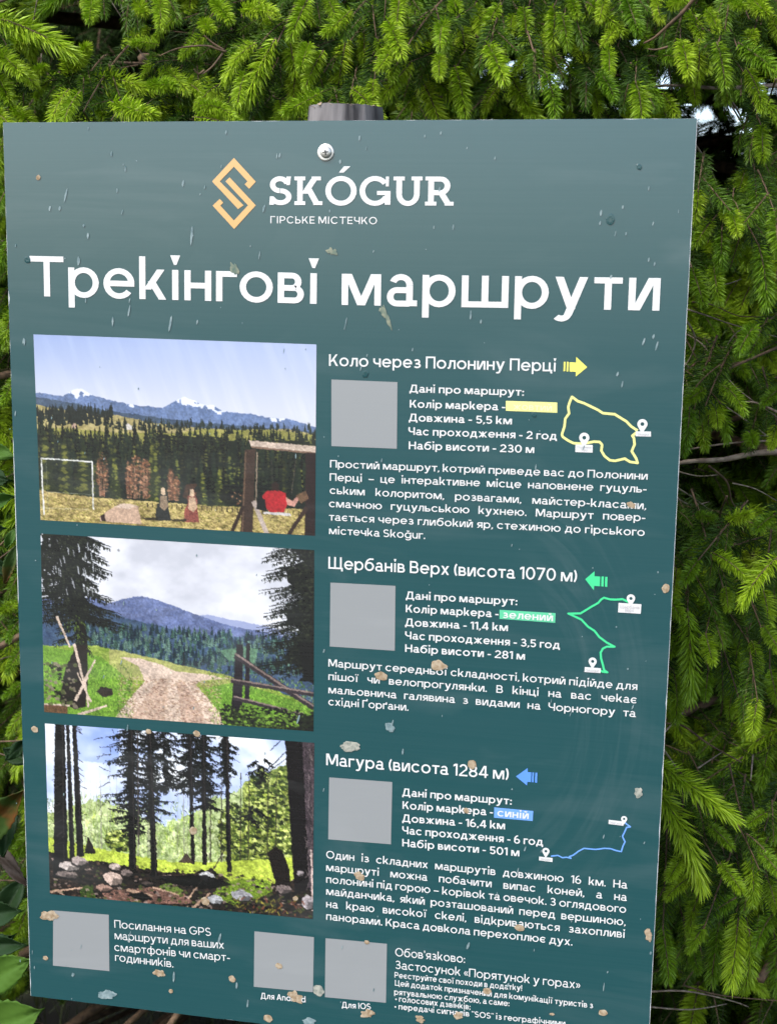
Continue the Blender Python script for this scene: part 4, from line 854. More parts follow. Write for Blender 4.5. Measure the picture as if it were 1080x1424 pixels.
for q in [(848,305,6,m_wet,8,.05),(38.5,361,4.5,m_wet,4.5,.08),(508,520,4,m_wet,5,.2),(742,577,3.6,m_wet,3,.1),(888,232,4,m_wet,4,.2)]: splat(*q, name='water_drop')
mb = MB()
def streak(mb, px, py, L, wd, ang, lift):
    c = pb(px, py); k = (pb(px+1, py)-c).length; L *= k/2; wd *= k/2; n = 8
    mb.poly([(c.x + wd*math.cos(t*PI/4)*random.uniform(.7,1.2)*math.cos(ang) + L*math.sin(t*PI/4)*math.sin(ang), -lift, ZT-c.y + L*math.sin(t*PI/4)*math.cos(ang) - wd*math.cos(t*PI/4)*math.sin(ang)) for t in range(n)])
for (px, py, L) in [(92,272,20),(70,290,7),(83,290,6),(155,214,7),(163,265,6),(174,235,8),(267,328,26),(254,255,9),(367,290,11),(123,328,8),(117,314,4),(386,217,8),(315,184,6),(389,216,7),(500,192,7),(473,225,6),(158,447,14),(180,432,16),(237,450,22),(275,448,7),(110,364,10),
                    (109,361,9),(480,450,18),(655,438,13),(669,447,6),(574,486,5),(687,220,5),(613,185,5),(836,296,9),(834,310,6),(855,325,8),(866,288,5),(901,262,6),(907,311,6),(902,361,6),(909,367,6),(850,385,6),(895,475,12),(908,468,7),(912,481,14),(858,520,7),(865,534,10),(34,474,8),
                    (560,1045,9),(650,1315,12),(838,1163,7),(35,476,9),(22,575,8),(720,1210,9),(705,1370,9),(840,1372,14),(181,1302,18),(101,1355,6),(104,1355,5),(242,1358,16),(305,1305,17),(329,1370,10),(345,1395,12),(415,1000,14),(177,1012,10),(630,316,8),(604,316,5),(745,650,10),(730,1180,8),(872,930,3),(545,1005,10),(450,905,6),(180,418,6),(530,640,6),(903,1325,5),(360,355,12),(870,325,5),(610,263,7)]:
    streak(mb, px+random.uniform(-1,1), py, L, random.uniform(1.6,3.2), random.uniform(.05,.3), 5.6e-4+random.random()*1e-4)
for i in range(110):
    px, py = random.uniform(12, 950), random.uniform(175, 1420)**1.0
    if px > 960-(py-170)*.052: continue
    streak(mb, px, py, random.uniform(1.5, 8)*random.random()+1.2, random.uniform(.9,2.0), random.uniform(.0,.35), 5.6e-4+random.random()*1e-4)
bbuild(mb, 'drip_marks', m_drip)['kind'] = 'stuff'
# ------------------------------------------------------------------ spruces
def leaf_mat(name, c1, c2, trans, rough=.5, gloss=.4):
    m = mat(name, c1, rough, gloss); b = m.node_tree.nodes['Principled BSDF']
    oi = N(m, 'ShaderNodeObjectInfo'); mx = N(m, 'ShaderNodeMix', data_type='RGBA')
    mx.inputs['A'].default_value = (*c1, 1); mx.inputs['B'].default_value = (*c2, 1); LK(m, oi.outputs['Random'], mx.inputs['Factor'])
    gm = N(m, 'ShaderNodeNewGeometry'); rr = N(m, 'ShaderNodeHueSaturation'); mr = N(m, 'ShaderNodeMapRange'); mr.inputs[3].default_value = .75; mr.inputs[4].default_value = 1.25
    LK(m, gm.outputs['Random Per Island'], mr.inputs[0]); LK(m, mr.outputs[0], rr.inputs['Value']); LK(m, mx.outputs['Result'], rr.inputs['Color']); LK(m, rr.outputs[0], b.inputs['Base Color'])
    tr = N(m, 'ShaderNodeBsdfTranslucent'); ms = N(m, 'ShaderNodeMixShader'); ms.inputs[0].default_value = trans
    LK(m, rr.outputs[0], tr.inputs[0]); LK(m, b.outputs[0], ms.inputs[1]); LK(m, tr.outputs[0], ms.inputs[2]); LK(m, ms.outputs[0], m.node_tree.nodes['Material Output'].inputs[0])
    return m
m_young = leaf_mat('young_needles', (.28,.44,.014), (.42,.57,.028), .40)
m_mid = leaf_mat('summer_needles', (.07,.16,.008), (.13,.24,.010), .3)
m_old = leaf_mat('old_needles', (.020,.046,.008), (.038,.078,.010), .12, .6, .15)
m_twig = noise_mix(mat('twig_bark', (.2,.12,.07), .8), 120, (.05,.03,.016), (.14,.085,.045), .35, .65, 5)
m_dead = noise_mix(mat('dead_twig', (.25,.2,.15), .85), 150, (.12,.085,.06), (.30,.24,.18), .35, .65, 5)
m_trunk = noise_mix(mat('spruce_bark', (.12,.09,.07), .95), 25, (.035,.028,.022), (.13,.10,.08), .35, .65, 10, stretch=(1,1,.3), bump=1)

def shoot_mesh(name, seed, L=.075, n=190, nl=.0135, wd=.00105, flat=.45, bend=.35, a0=62, a1=26, m=None, base_gap=.02, spread=.2):
    """a shoot along +Z that bends towards -Y, covered in three-sided needles"""
    r = np.random.default_rng(seed); vs = []; fs = []
    def axis(t): a = bend*t; return np.array([0, -L*t*math.sin(a*.5), L*t*math.cos(a*.5)]), np.array([0, -math.sin(a), math.cos(a)])
    seg = 7; k = 5
    for i in range(seg+1):
        p, d = axis(i/seg); rad = .0011*(1-.5*i/seg)
        for j in range(k):
            q = 2*PI*j/k; vs.append(p + np.array([math.cos(q)*rad, math.sin(q)*rad*d[2], math.sin(q)*rad*-d[1]]))
    for i in range(seg):
        for j in range(k): fs.append((i*k+j, i*k+(j+1) % k, (i+1)*k+(j+1) % k, (i+1)*k+j))
    nax = len(fs)
    for i in range(n):
        t = base_gap + (1-base_gap)*((i+r.random())/n)**.92; p, d = axis(t)
        ph = i*2.39996 + r.normal(0, .25); e1 = np.array([1.,0,0]); e2 = np.cross(d, e1)
        rd = e1*math.cos(ph) + e2*math.sin(ph)*(1-flat); rd /= np.linalg.norm(rd)
        al = math.radians(a0 + (a1-a0)*max(0, (t-.35)/.65)**1.3 + r.normal(0, 7))
        v = d*math.cos(al) + rd*math.sin(al); v[1] -= .10; v /= np.linalg.norm(v)
        ln = nl*r.uniform(.82, 1.12)*(min(1, .55+t*2.2))*(1-.32*max(0, t-.75)/.25)
        s = np.cross(v, r.normal(0, 1, 3)); s /= np.linalg.norm(s); s2 = np.cross(v, s)
        b = len(vs); o = p + rd*.0008; mid = o + v*ln*.55; tip = o + v*ln + d*ln*.10
        w_ = wd*.5
        vs += [o+s*w_*.6, o-s*w_*.3+s2*w_*.5, mid+s*w_, mid-s*w_*.5+s2*w_*.87, mid-s*w_*.5-s2*w_*.87, tip]
        fs += [(b, b+2, b+3), (b, b+1, b+3), (b+1, b+3, b+4), (b, b+4, b+2), (b+2, b+3, b+5), (b+3, b+4, b+5), (b+4, b+2, b+5)]
    me = mesh(name, vs, fs); me.materials.append(m); me.materials.append(m_twig)
    mi = np.zeros(len(fs), np.int32); mi[:nax] = 1; me.polygons.foreach_set('material_index', mi); me.update(); return me
YOUNG = [shoot_mesh('young_shoot', 100+i, n=(290,260,310)[i % 3], bend=(.15,.35,.6,.25,.5,-.1)[i], nl=(.0155,.0145,.0165)[i % 3], m=m_young, wd=.0015) for i in range(6)]
MID = [shoot_mesh('summer_shoot', 200+i, n=150, bend=(.2,.45,.6,.0)[i], nl=.0125, m=m_mid, wd=.00115) for i in range(4)]
OLD = [shoot_mesh('old_shoot', 300+i, L=.11, n=120, bend=(.1,.3,.0)[i], nl=.014, m=m_old, a0=60, a1=45, wd=.0011) for i in range(3)]
m_fresh = leaf_mat('fresh_needles', (.13,.27,.008), (.24,.38,.010), .35)
FRESH = [shoot_mesh('fresh_shoot', 400+i, n=270, bend=(.2,.45,.0,.6)[i], nl=.0150, m=m_fresh, wd=.00145) for i in range(4)]
SRC = YOUNG + MID + OLD + FRESH; NY, NM = len(YOUNG), len(MID)
src_col = bpy.data.collections.new('shoot_sources')
for i, me in enumerate(SRC):
    o = bpy.data.objects.new('source_' + 'abcdefghijklmnopqrst'[i], me); src_col.objects.link(o)

def orient(d, roll=0):
    """Z along d, -Y as close to straight down as it can be"""
    z = d.normalized(); dn = Vector((0,0,-1)); y = -(dn - z*dn.dot(z))
    if y.length < .15: y = Vector((0,1,0)) - z*z.y
    y.normalize(); x = y.cross(z)
    return (Matrix((x, y, z)).transposed() @ Matrix.Rotation(roll, 3, 'Z'))
def pick(kind):
    if kind == 3: return NY + NM + len(OLD) + random.randrange(len(FRESH))
    return random.randrange(NY) if kind == 0 else NY + random.randrange(NM) if kind == 1 else NY + NM + random.randrange(len(OLD))
BASEL = [.075]*(NY+NM) + [.11]*len(OLD) + [.075]*len(FRESH)

def gn_cloud(name, items, parent):
    """the shoots beyond the nearest few hundred: points carrying shoots"""
    me = bpy.data.meshes.new(name); me.vertices.add(len(items))
    me.vertices.foreach_set('co', np.array([tuple(p) for p, R, s, k in items], np.float32).ravel())
    a = me.attributes.new('rot', 'FLOAT_VECTOR', 'POINT'); a.data.foreach_set('vector', np.array([tuple(R.to_euler()) for p, R, s, k in items], np.float32).ravel())
    a = me.attributes.new('scl', 'FLOAT_VECTOR', 'POINT'); a.data.foreach_set('vector', np.array([(max(s, s**.5) if s < 1 else s, max(s, s**.5) if s < 1 else s, s) for p, R, s, k in items], np.float32).ravel())
    a = me.attributes.new('idx', 'INT', 'POINT'); a.data.foreach_set('value', np.array([k for p, R, s, k in items], np.int32))
    o = link(name, me, None, parent); md = o.modifiers.new('shoots', 'NODES'); md.node_group = GNG; o['kind'] = 'stuff'; return o
ng = bpy.data.node_groups.new('shoots_on_points', 'GeometryNodeTree'); GNG = ng
ng.interface.new_socket('Geometry', in_out='INPUT', socket_type='NodeSocketGeometry'); ng.interface.new_socket('Geometry', in_out='OUTPUT', socket_type='NodeSocketGeometry')
gi, go = ng.nodes.new('NodeGroupInput'), ng.nodes.new('NodeGroupOutput'); iop = ng.nodes.new('GeometryNodeInstanceOnPoints'); ci = ng.nodes.new('GeometryNodeCollectionInfo')
ci.inputs['Collection'].default_value = src_col; ci.inputs['Separate Children'].default_value = True; ci.inputs['Reset Children'].default_value = True
iop.inputs['Pick Instance'].default_value = True
def nattr(nm, ty):
    n = ng.nodes.new('GeometryNodeInputNamedAttribute'); n.data_type = ty; n.inputs[0].default_value = nm; return n.outputs['Attribute']
ng.links.new(gi.outputs[0], iop.inputs['Points']); ng.links.new(ci.outputs[0], iop.inputs['Instance']); ng.links.new(nattr('idx', 'INT'), iop.inputs['Instance Index'])
er = ng.nodes.new('FunctionNodeEulerToRotation'); ng.links.new(nattr('rot', 'FLOAT_VECTOR'), er.inputs[0]); ng.links.new(er.outputs[0], iop.inputs['Rotation'])
ng.links.new(nattr('scl', 'FLOAT_VECTOR'), iop.inputs['Scale']); ng.links.new(iop.outputs[0], go.inputs[0])

def clear_of_board(p, q):
    for a in (p, q):
        if a.y < .42 and a.z > .5 and a.z < 2.3: return False
    for a in (p, q):
        if a.y < .035 and -.1 < a.x < .75 and a.z < 2.0: return False
        if a.y < .02: return False
        if .215 < a.x < .345 and a.y < .10 and a.z < ZT+.06: return False
    return True
GAPS = [(150,48,122,66,1.5), (1000,215,48,50,1.0), (985,655,70,55,.6), (280,120,30,16,.5), (1000,1404,110,34,1.0), (190,1440,290,66,1.3), (330,1450,300,50,1.3)]
PEEKS = [(712,62),(716,82),(790,80),(797,74),(800,92),(884,50),(747,122),(912,116),(924,118),(980,150),(1026,148),(1028,163),(1050,168)]
def in_peek(p, q, r):
    a = proj(p); b = proj(q); dx, dy = b[0]-a[0], b[1]-a[1]; L2 = dx*dx+dy*dy+1e-6
    for u, v in PEEKS:
        t = max(0, min(1, ((u-a[0])*dx+(v-a[1])*dy)/L2))
        if math.hypot(a[0]+dx*t-u, a[1]+dy*t-v) < r: return True
    return False
def in_gap(p):
    u, v, z = proj(p)
    for gx, gy, rx_, ry_, dep in GAPS:
        if p.y < dep and ((u-gx)/rx_)**2 + ((v-gy)/ry_)**2 < 1: return True
    return False
def add(items, p, d, L, kind, roll=0):
    k = pick(kind); q = p + d.normalized()*L
    if not clear_of_board(p, q) or in_gap(p) or in_gap(q) or in_peek(p, q, 19*1.6/max(1.5, p.y+1.2)): return
    items.append((p, orient(d, roll + random.uniform(-.35, .35)), L/BASEL[k], k))

def bough(base, az, L, up, droop, items, tubes, fine=True, young=.6):
    dirh = Vector((math.sin(az), math.cos(az), 0)); side = Vector((dirh.y, -dirh.x, 0)); pts = []
    wob = random.uniform(-.15, .15)
    P = lambda r: base + dirh*r + side*(wob*r*r) + Vector((0,0,up*r - droop*r*r))
    n = 10; pts = [P(L*i/n) for i in range(n+1)]
    tubes.append((pts, [max(.0016, .011*L*(1-i/n)**.8) for i in range(n+1)]))
    r = L*(.22 if fine else .15); s = 1; step = .055 if fine else .12
    while r < L:
        p = P(r); tang = (P(r+.02)-p).normalized(); s = -s
        ll = min(.38, (L-r)*.6+.09)*random.uniform(.75, 1.1)
        ld = (tang*math.cos(math.radians(52)) + side*s*math.sin(math.radians(52)) + Vector((0,0,random.uniform(-.28, .05)))).normalized()
        if fine:
            m_ = int(ll/.085); q = p.copy(); d = ld.copy()
            for j in range(m_+1):
                edge = j >= m_-1
                seg = .09; d2 = (d + Vector((0,0,-.13))).normalized()
                add(items, q, d, seg*1.15, 2 if not edge else 1 if random.random() > young else 0)
                sd = d.cross(Vector((0,0,1))); sd = sd.normalized() if sd.length > .1 else side
                for t in (.25, .6, .95):
                    for ss in (-1, 1):
                        if random.random() < .36: continue
                        dd = (d*.72 + sd*ss*.75 + Vector((0,0,random.uniform(-.75,-.05)))).normalized()
                        add(items, q + d*seg*t, dd, random.uniform(.050, .092), (0 if random.random() < .4 else 3) if (edge and random.random() < young+.15) else (0 if random.random() < young*.35 else 1 if random.random() < .75 else 2))
                q = q + d*seg; d = d2
        else:
            q = p.copy(); d = ld
            for j in range(max(1, int(ll/.16))):
                for ss in (-1, 0, 1):
                    dd = (d + side*ss*.6 + Vector((0,0,random.uniform(-.6,0)))).normalized()
                    k = pick(2 if random.random() < .6 else 1); Lc = random.uniform(.17,.24)
                    if not in_peek(q, q + dd*Lc, 22): items.append((q.copy(), orient(dd, random.uniform(-.5,.5)), Lc/BASEL[k], k))
                q = q + d*.15
        r += step*random.uniform(.8, 1.25)
def spruce_tree(name_label, tx, ty, H, view_az, seed, heroes, zlo=.25, zhi=2.9, reach=1.0, young=.3):
    random.seed(seed); root = empty('spruce_tree', (tx, ty, 0)); tag(root, name_label, 'spruce tree')
    items = []; tubes = []
    z = zlo
    while z < zhi:       # the storeys whose boughs are in view
        for k in range(7):
            az = view_az + random.uniform(-1.15, 1.15); L = reach*random.uniform(.72, 1.08)*ty_reach(tx, ty, az)
            bough(Vector((tx, ty, z + random.uniform(-.04, .04))), az, L, random.uniform(.0, .22), random.uniform(.10, .22), items, tubes, young=young)
        z += .135
    z = .5
    while z < H:          # the rest of the tree, coarser
        t = z/H
        for k in range(7 if z > zhi else 4):
            az = random.uniform(0, 2*PI) if z > zhi else view_az + PI + random.uniform(-1.6, 1.6)
            bough(Vector((tx, ty, z)), az, max(.25, 1.75*(1-t)**.8)*random.uniform(.8, 1.1), .1, .14, items, tubes, fine=False)
        z += .24
    inv = Matrix.Translation(-root.location)
    def child(o): o.parent = root; o.matrix_parent_inverse = inv; return o
    mb = MB(); ph = [random.uniform(-.02,.02) for _ in range(8)]
    zz = [H*i/7 - .05*(i == 0) for i in range(8)]; mb.tube([(tx+ph[i]*(i > 0), ty+ph[-i]*(i > 0), zz[i]) for i in range(8)], [.12*(1-i/7.2)+.008 for i in range(8)], 14); child(mb.build('trunk', m_trunk, None, True))
    tubes.sort(key=lambda t: -t[1][0]*0 + min((t[0][-1]-CAM).length, 9))
    for pts, rad in tubes[:120]:
        pts = [q for q in pts if q.y > .34]; rad = rad[:len(pts)]
        if len(pts) < 3: continue

        mb = MB(); mb.tube(pts, rad, 5); child(mb.build('bough', m_twig, None, True))
    mb = MB()
    for pts, rad in tubes[120:]: mb.tube(pts, rad, 4)
    o = child(mb.build('far_boughs', m_twig, None, True)); o['kind'] = 'stuff'
    # the hero shoots read off the photograph, then the nearest procedural ones in view, are objects; the rest one cloud
    near = []
    for (x0, y0, x1, y1, Y, kind) in heroes:
        p = at(x0, y0, Y); q = at(x1, y1, Y - random.uniform(.010, .035)); d = q-p; L = d.length*1.05
        near.append((p, orient(d, random.uniform(-.3, .3)), L/.075, pick(kind)))
        # the older twig the shoot grows from
        bd = (-d.normalized()*.5 + Vector((random.uniform(-.3,.3), .75, random.uniform(-.05,.30)))).normalized(); LB = random.uniform(.09, .15)
        items.append((p + bd*LB, orient(-bd), LB*1.05/.11, pick(2)))
        for s_ in range(2):
            dd = (-bd + Vector((random.uniform(-.8,.8), .1, random.uniform(-.9,.1)))).normalized(); pp = p + bd*random.uniform(.03, .10)
            if pp.y > .07: items.append((pp, orient(dd), random.uniform(.04,.06)/.075, pick(1)))
    vis = []
    for it in items:
        u, v, zc = proj(it[0])
        if zc > 0 and -60 < u < 1140 and -60 < v < 1480 and not (20 < u < 905+(1424-v)*.04 and v > 200): vis.append((it[2]*BASEL[it[3]]/zc, id(it), it))
    vis.sort(key=lambda t: -t[0]); take = [t[2] for t in vis[:max(0, 300-len(near))]]; ids = {id(t) for t in take}
    for p, R, s, k in near + take:
        o = bpy.data.objects.new('shoot', SRC[k]); COL.objects.link(o)
        o.matrix_world = Matrix.Translation(p) @ R.to_4x4() @ Matrix.Diagonal((s**.5 if s < 1 else s**.5, s**.5 if s < 1 else s**.5, s, 1)); child_keep(o, root)
    rest = [it for it in items if id(it) not in ids]
    c = gn_cloud('needle_foliage', rest, None); child(c)
    return root
def child_keep(o, root):
    mw = o.matrix_world.copy(); o.parent = root; o.matrix_parent_inverse = Matrix.Translation(-root.location); o.matrix_basis = mw
def ty_reach(tx, ty, az):    # the boughs nearest the path reach to just behind the board
    c = -math.cos(az); return min(1.5, (ty-.10)/c) if c > .3 else 1.3

H_LEFT = """-30 20 97 39;-18 36 42 42;8 66 40 44;-10 66 29 94;97 108 92 60;101 96 122 69;45 108 60 86;71 112 44 127;97 123 57 163;113 126 72 166;118 124 158 168;124 111 205 99;142 121 254 148;155 142 208 163;246 108 286 121;
223 78 190 94;221 63 187 51;208 40 172 45;255 18 206 38;279 147 320 137;268 163 343 164;282 28 292 44;310 12 314 58;352 57 303 93;343 98 326 132;190 2 201 20;130 -8 123 20;222 -6 228 18;286 50 249 66;246 150 276 166;300 120 268 140;
384 53 330 139;357 60 318 78;401 46 408 80;430 60 420 86;489 13 456 47;510 -6 521 54;482 53 464 125;506 44 507 83;524 52 550 103;577 5 577 68;590 62 604 80;538 28 560 64;573 85 530 131;582 105 620 164;592 98 646 142;640 34 658 100;632 91 652 149;
694 120 664 146;694 5 664 46;450 70 421 110;447 128 402 157;488 122 537 156;362 -6 356 20;336 16 376 0;630 2 637 16;619 30 604 46;612 76 607 96;562 122 580 148;390 140 392 164;341 154 318 164;296 0 320 20;410 -4 440 16;450 -8 470 12;556 -6 550 22;
340 66 372 90;415 95 398 130;478 90 500 120;520 110 512 140;430 -4 404 40;700 40 690 76;678 60 700 100;548 60 530 96;598 20 622 62;360 120 348 150;370 20 396 44;222 96 262 104;205 120 240 112;14 88 44 100;-8 100 14 132;18 152 48 160;-14 150 16 166;
6 190 -14 240;10 260 -8 300;16 330 -6 372;20 430 2 470;24 520 4 560;30 860 6 880;32 900 10 930;34 950 4 965;36 990 8 1010;26 838 4 850"""
H_RIGHT = """707 101 740 164;756 99 785 150;749 48 761 86;727 10 736 43;770 8 774 46;815 3 867 34;868 -4 887 33;911 -2 917 18;798 45 817 79;876 87 923 136;883 114 902 160;912 78 955 69;946 55 960 97;971 54 975 108;996 58 1011 104;1026 59 1078 97;
1036 94 1070 139;1010 94 1009 136;960 108 968 132;864 156 906 162;713 20 706 38;844 66 852 92;800 84 806 104;953 20 984 34;1016 -4 1030 12;790 -6 806 16;842 -6 832 20;930 10 950 -8;1044 -4 1062 20;980 14 1006 30;740 70 716 92;830 100 860 120;
880 30 906 56;900 56 880 82;936 100 958 128;1070 20 1088 52;860 36 838 56;820 120 842 150;780 20 792 50;920 130 944 156;990 36 1018 58;1048 40 1030 72;
1036 234 1026 268;1049 243 1054 303;1057 174 1063 212;992 304 965 333;1003 318 1003 364;1046 313 1022 359;1053 339 1077 411;966 357 994 372;962 374 976 412;992 370 994 398;1016 292 1024 316;970 264 972 298;1078 290 1080 340;1020 340 1040 366;1000 296 1028 300;
1084 360 1070 392;984 338 972 356;980 540 952 559;984 541 1030 594;1001 535 1040 550;958 566 957 624;972 570 980 608;1084 540 1060 556;1042 602 1046 616;990 548 1000 580;1084 430 1056 440;1050 452 1030 470;1080 590 1070 618;
966 718 992 714;1010 722 1040 718;940 716 962 726;1076 716 1050 730;
971 778 949 803;989 768 1038 789;1084 773 1020 818;955 846 968 968;954 830 990 861;1033 873 1005 958;1008 815 1013 846;946 884 930 904;935 930 951 992;1019 960 1007 992;1029 969 1034 1016;1052 970 1046 1020;940 790 934 830;1060 820 1074 860;
905 1056 1019 1127;904 1086 1004 1211;1056 1148 1050 1172;984 1148 1013 1164;1041 1181 1057 1251;1018 1195 1007 1230;1023 1248 975 1274;1027 1267 1017 1366;975 1238 944 1294;960 1220 926 1236;999 1281 988 1366;1041 1291 1047 1385;1077 1267 1045 1303;
1082 1305 1069 1385;921 1291 932 1356;980 1286 954 1318;940 1186 974 1176;1056 1186 1082 1202;1000 760 970 750;1060 870 1084 900;920 820 944 850;1044 890 1060 930;980 880 990 920;920 950 914 990;984 930 980 970;1070 930 1080 975;
950 1190 930 1216;1000 1200 1030 1230;1066 1220 1080 1260;1010 1130 1040 1150;930 1250 916 1290;960 1310 970 1350;1064 1130 1040 1140"""
def parse(s, y0, y1, seed):
    random.seed(seed); out = []
    for t in s.replace('\n', '').split(';'):
        a = [float(x) for x in t.split()]; kind = 0
        Y = random.uniform(y0, y1)
        if a[0] > 900 and a[1] > 500 or a[1] > 300: kind = 0 if random.random() < .25 else 3
        if a[0] < 40 and a[1] > 180: kind = 3; Y += .10
        if a[0] > 700 and a[1] <= 300: kind = 3 if random.random() < .45 else 0
        if 400 < a[0] < 560 and a[1] > 100: Y = .10 if a[1] < 128 else .085
        out.append((*a, Y, kind))
    return out
spruce_tree('bright green spruce behind the left and middle of the board, tips hanging over the post', .10, 1.45, 7.0, PI, 31, parse(H_LEFT, .10, .26, 1), young=.45)
TREE_R = spruce_tree('deeper green spruce right of the board with bare brown twigs among its shoots', 1.12, 1.25, 6.4, PI+.25, 52, parse(H_RIGHT, .08, .24, 2))

# bare, needle-less twigs seen between the shoots of the right-hand spruce, read off the photograph
def bare(pts, r0, Y0, Y1, m=m_dead, root=TREE_R):
    n = len(pts); P = [at(a, b, Y0 + (Y1-Y0)*i/(n-1)) for i, (a, b) in enumerate(pts)]; Q = []
    for i in range(n-1):
        for k in range(4):
            t = k/4; p0 = P[max(i-1,0)]; p1 = P[i]; p2 = P[i+1]; p3 = P[min(i+2,n-1)]
            Q.append(.5*((2*p1) + (p2-p0)*t + (2*p0-5*p1+4*p2-p3)*t*t + (3*p1-p0-3*p2+p3)*t**3))
    Q.append(P[-1]); mb = MB(); N_ = len(Q); mb.tube(Q, [r0*(1-.55*i/(N_-1))*random.uniform(.88,1.12) for i in range(N_)], 7)
    o = mb.build('bare_twig', m, None, True); o.parent = root; o.matrix_parent_inverse = Matrix.Translation(-root.location); return o
random.seed(77)
bare([(1095,628),(1050,630),(1005,639),(965,641),(930,646),(900,652)], .0034, .24, .20)
bare([(1095,612),(1050,614),(1000,618),(940,628),(900,636)], .0013, .26, .22)
bare([(1090,118),(1040,121),(1000,123),(960,120),(925,119),(900,122)], .0024, .26, .20)
bare([(968,-6),(948,18),(928,36),(910,52),(895,60)], .0019, .05, .09, m_twig); bare([(928,65),(912,69),(900,68)], .0010, .1, .1, m_twig)
for pts in ([(945,460),(975,478),(1000,512),(1030,545),(1080,580)], [(1085,575),(1050,560),(1024,556),(1000,530),(985,505)], [(950,520),(975,500),(1000,506),(1012,532)], [(950,505),(972,525),(990,552),(1030,580),(1085,620)], [(1005,508),(1008,485),(1024,462),(1046,452)],
            [(1000,122),(1018,150),(1034,180),(1040,215)], [(1012,134),(1028,160),(1044,200)], [(1078,110),(1068,140),(1060,170)], [(982,15),(1000,26),(1014,36)], [(1032,6),(1060,30)], [(1014,72),(1028,88),(1030,100)], [(855,95),(856,115),(855,135)],
            [(985,648),(1010,670),(1018,700),(1040,720)], [(930,672),(960,690),(990,712)], [(1018,672),(1050,680),(1085,700)], [(1010,690),(1000,716),(1004,730)], [(940,655),(970,662),(1000,660)], [(935,690),(960,702),(985,698)],
            [(1040,600),(1062,606),(1090,596)], [(920,1022),(940,1000),(950,990)], [(925,1006),(950,1010),(985,1035),(1030,1060)], [(970,1068),(985,1058),(1003,1046)], [(1046,1050),(1043,1085)], [(920,1040),(940,1070),(945,1100)],
            [(955,430),(985,440),(1020,452),(1085,470)], [(950,440),(966,470),(958,500),(940,520)], [(985,260),(992,300),(1000,330)], [(965,200),(985,230),(998,262)], [(960,240),(978,252),(1000,256)], [(1040,205),(1048,240),(1052,246)],
            [(962,420),(990,424),(1030,440),(1090,438)], [(960,392),(985,397),(1010,395),(1030,388)], [(890,1380),(950,1378),(1010,1390),(1040,1400)], [(900,1400),(960,1404),(1010,1396)], [(950,1370),(1000,1384),(1085,1392)]):
    bare(pts, random.uniform(.0007, .0014), random.uniform(.18, .26), random.uniform(.20, .36), m_dead if random.random() < .75 else m_twig)
LEFT_TREE = [o for o in S.objects if o.name == 'spruce_tree'][0]
for pts in ([(315,72),(302,68),(290,64),(270,64),(245,68),(222,78)], [(312,70),(296,60),(284,49)], [(310,74),(296,92),(282,103)], [(284,98),(276,103),(270,96)]):
    bare(pts, .0013, .14, .13, m_twig, LEFT_TREE)
for pts in ([(58,75),(58,110),(62,140)], [(168,0),(175,30),(188,62),(210,90)], [(150,-6),(180,40),(205,70)], [(52,0),(45,40),(40,70)], [(-5,920),(10,914),(28,912)], [(370,120),(376,135),(362,150)], [(420,80),(436,84),(450,82)], [(420,30),(432,14),(440,4)]):
    bare(pts, random.uniform(.0006, .0011), .30, .34, m_dead, LEFT_TREE)

# ------------------------------------------------------------------ broad-leaved shrub at the board's lower left
def broad_leaf_mat(name, c1, c2, c3=None):
    m = leaf_mat(name, c1, c2, .30, .6, .25); b = m.node_tree.nodes['Principled BSDF']
    if c3:
        tc = N(m, 'ShaderNodeTexCoord'); n = N(m, 'ShaderNodeTexNoise'); n.inputs['Scale'].default_value = 30; r = N(m, 'ShaderNodeMapRange'); r.inputs[1].default_value = .48; r.inputs[2].default_value = .62
        mx = N(m, 'ShaderNodeMix', data_type='RGBA'); mx.inputs['B'].default_value = (*c3, 1)
        src = b.inputs['Base Color'].links[0].from_socket
        LK(m, tc.outputs['Object'], n.inputs[0]); LK(m, n.outputs[0], r.inputs[0]); LK(m, r.outputs[0], mx.inputs['Factor']); LK(m, src, mx.inputs['A']); LK(m, mx.outputs['Result'], b.inputs['Base Color'])
    return m
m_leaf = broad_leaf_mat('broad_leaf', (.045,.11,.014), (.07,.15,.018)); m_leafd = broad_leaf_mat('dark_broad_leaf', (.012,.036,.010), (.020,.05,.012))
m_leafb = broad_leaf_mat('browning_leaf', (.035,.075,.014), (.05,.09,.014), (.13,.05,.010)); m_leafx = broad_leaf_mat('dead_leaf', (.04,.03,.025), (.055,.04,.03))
shrub = empty('broad_leaved_shrub', (at(0, 1300, .06).x - .10, .10, 0)); tag(shrub, 'leafy shrub with large veined oval leaves, at the lower left edge of the board', 'shrub')
def sh_child(o): o.parent = shrub; o.matrix_parent_inverse = Matrix.Translation(-shrub.location); return o
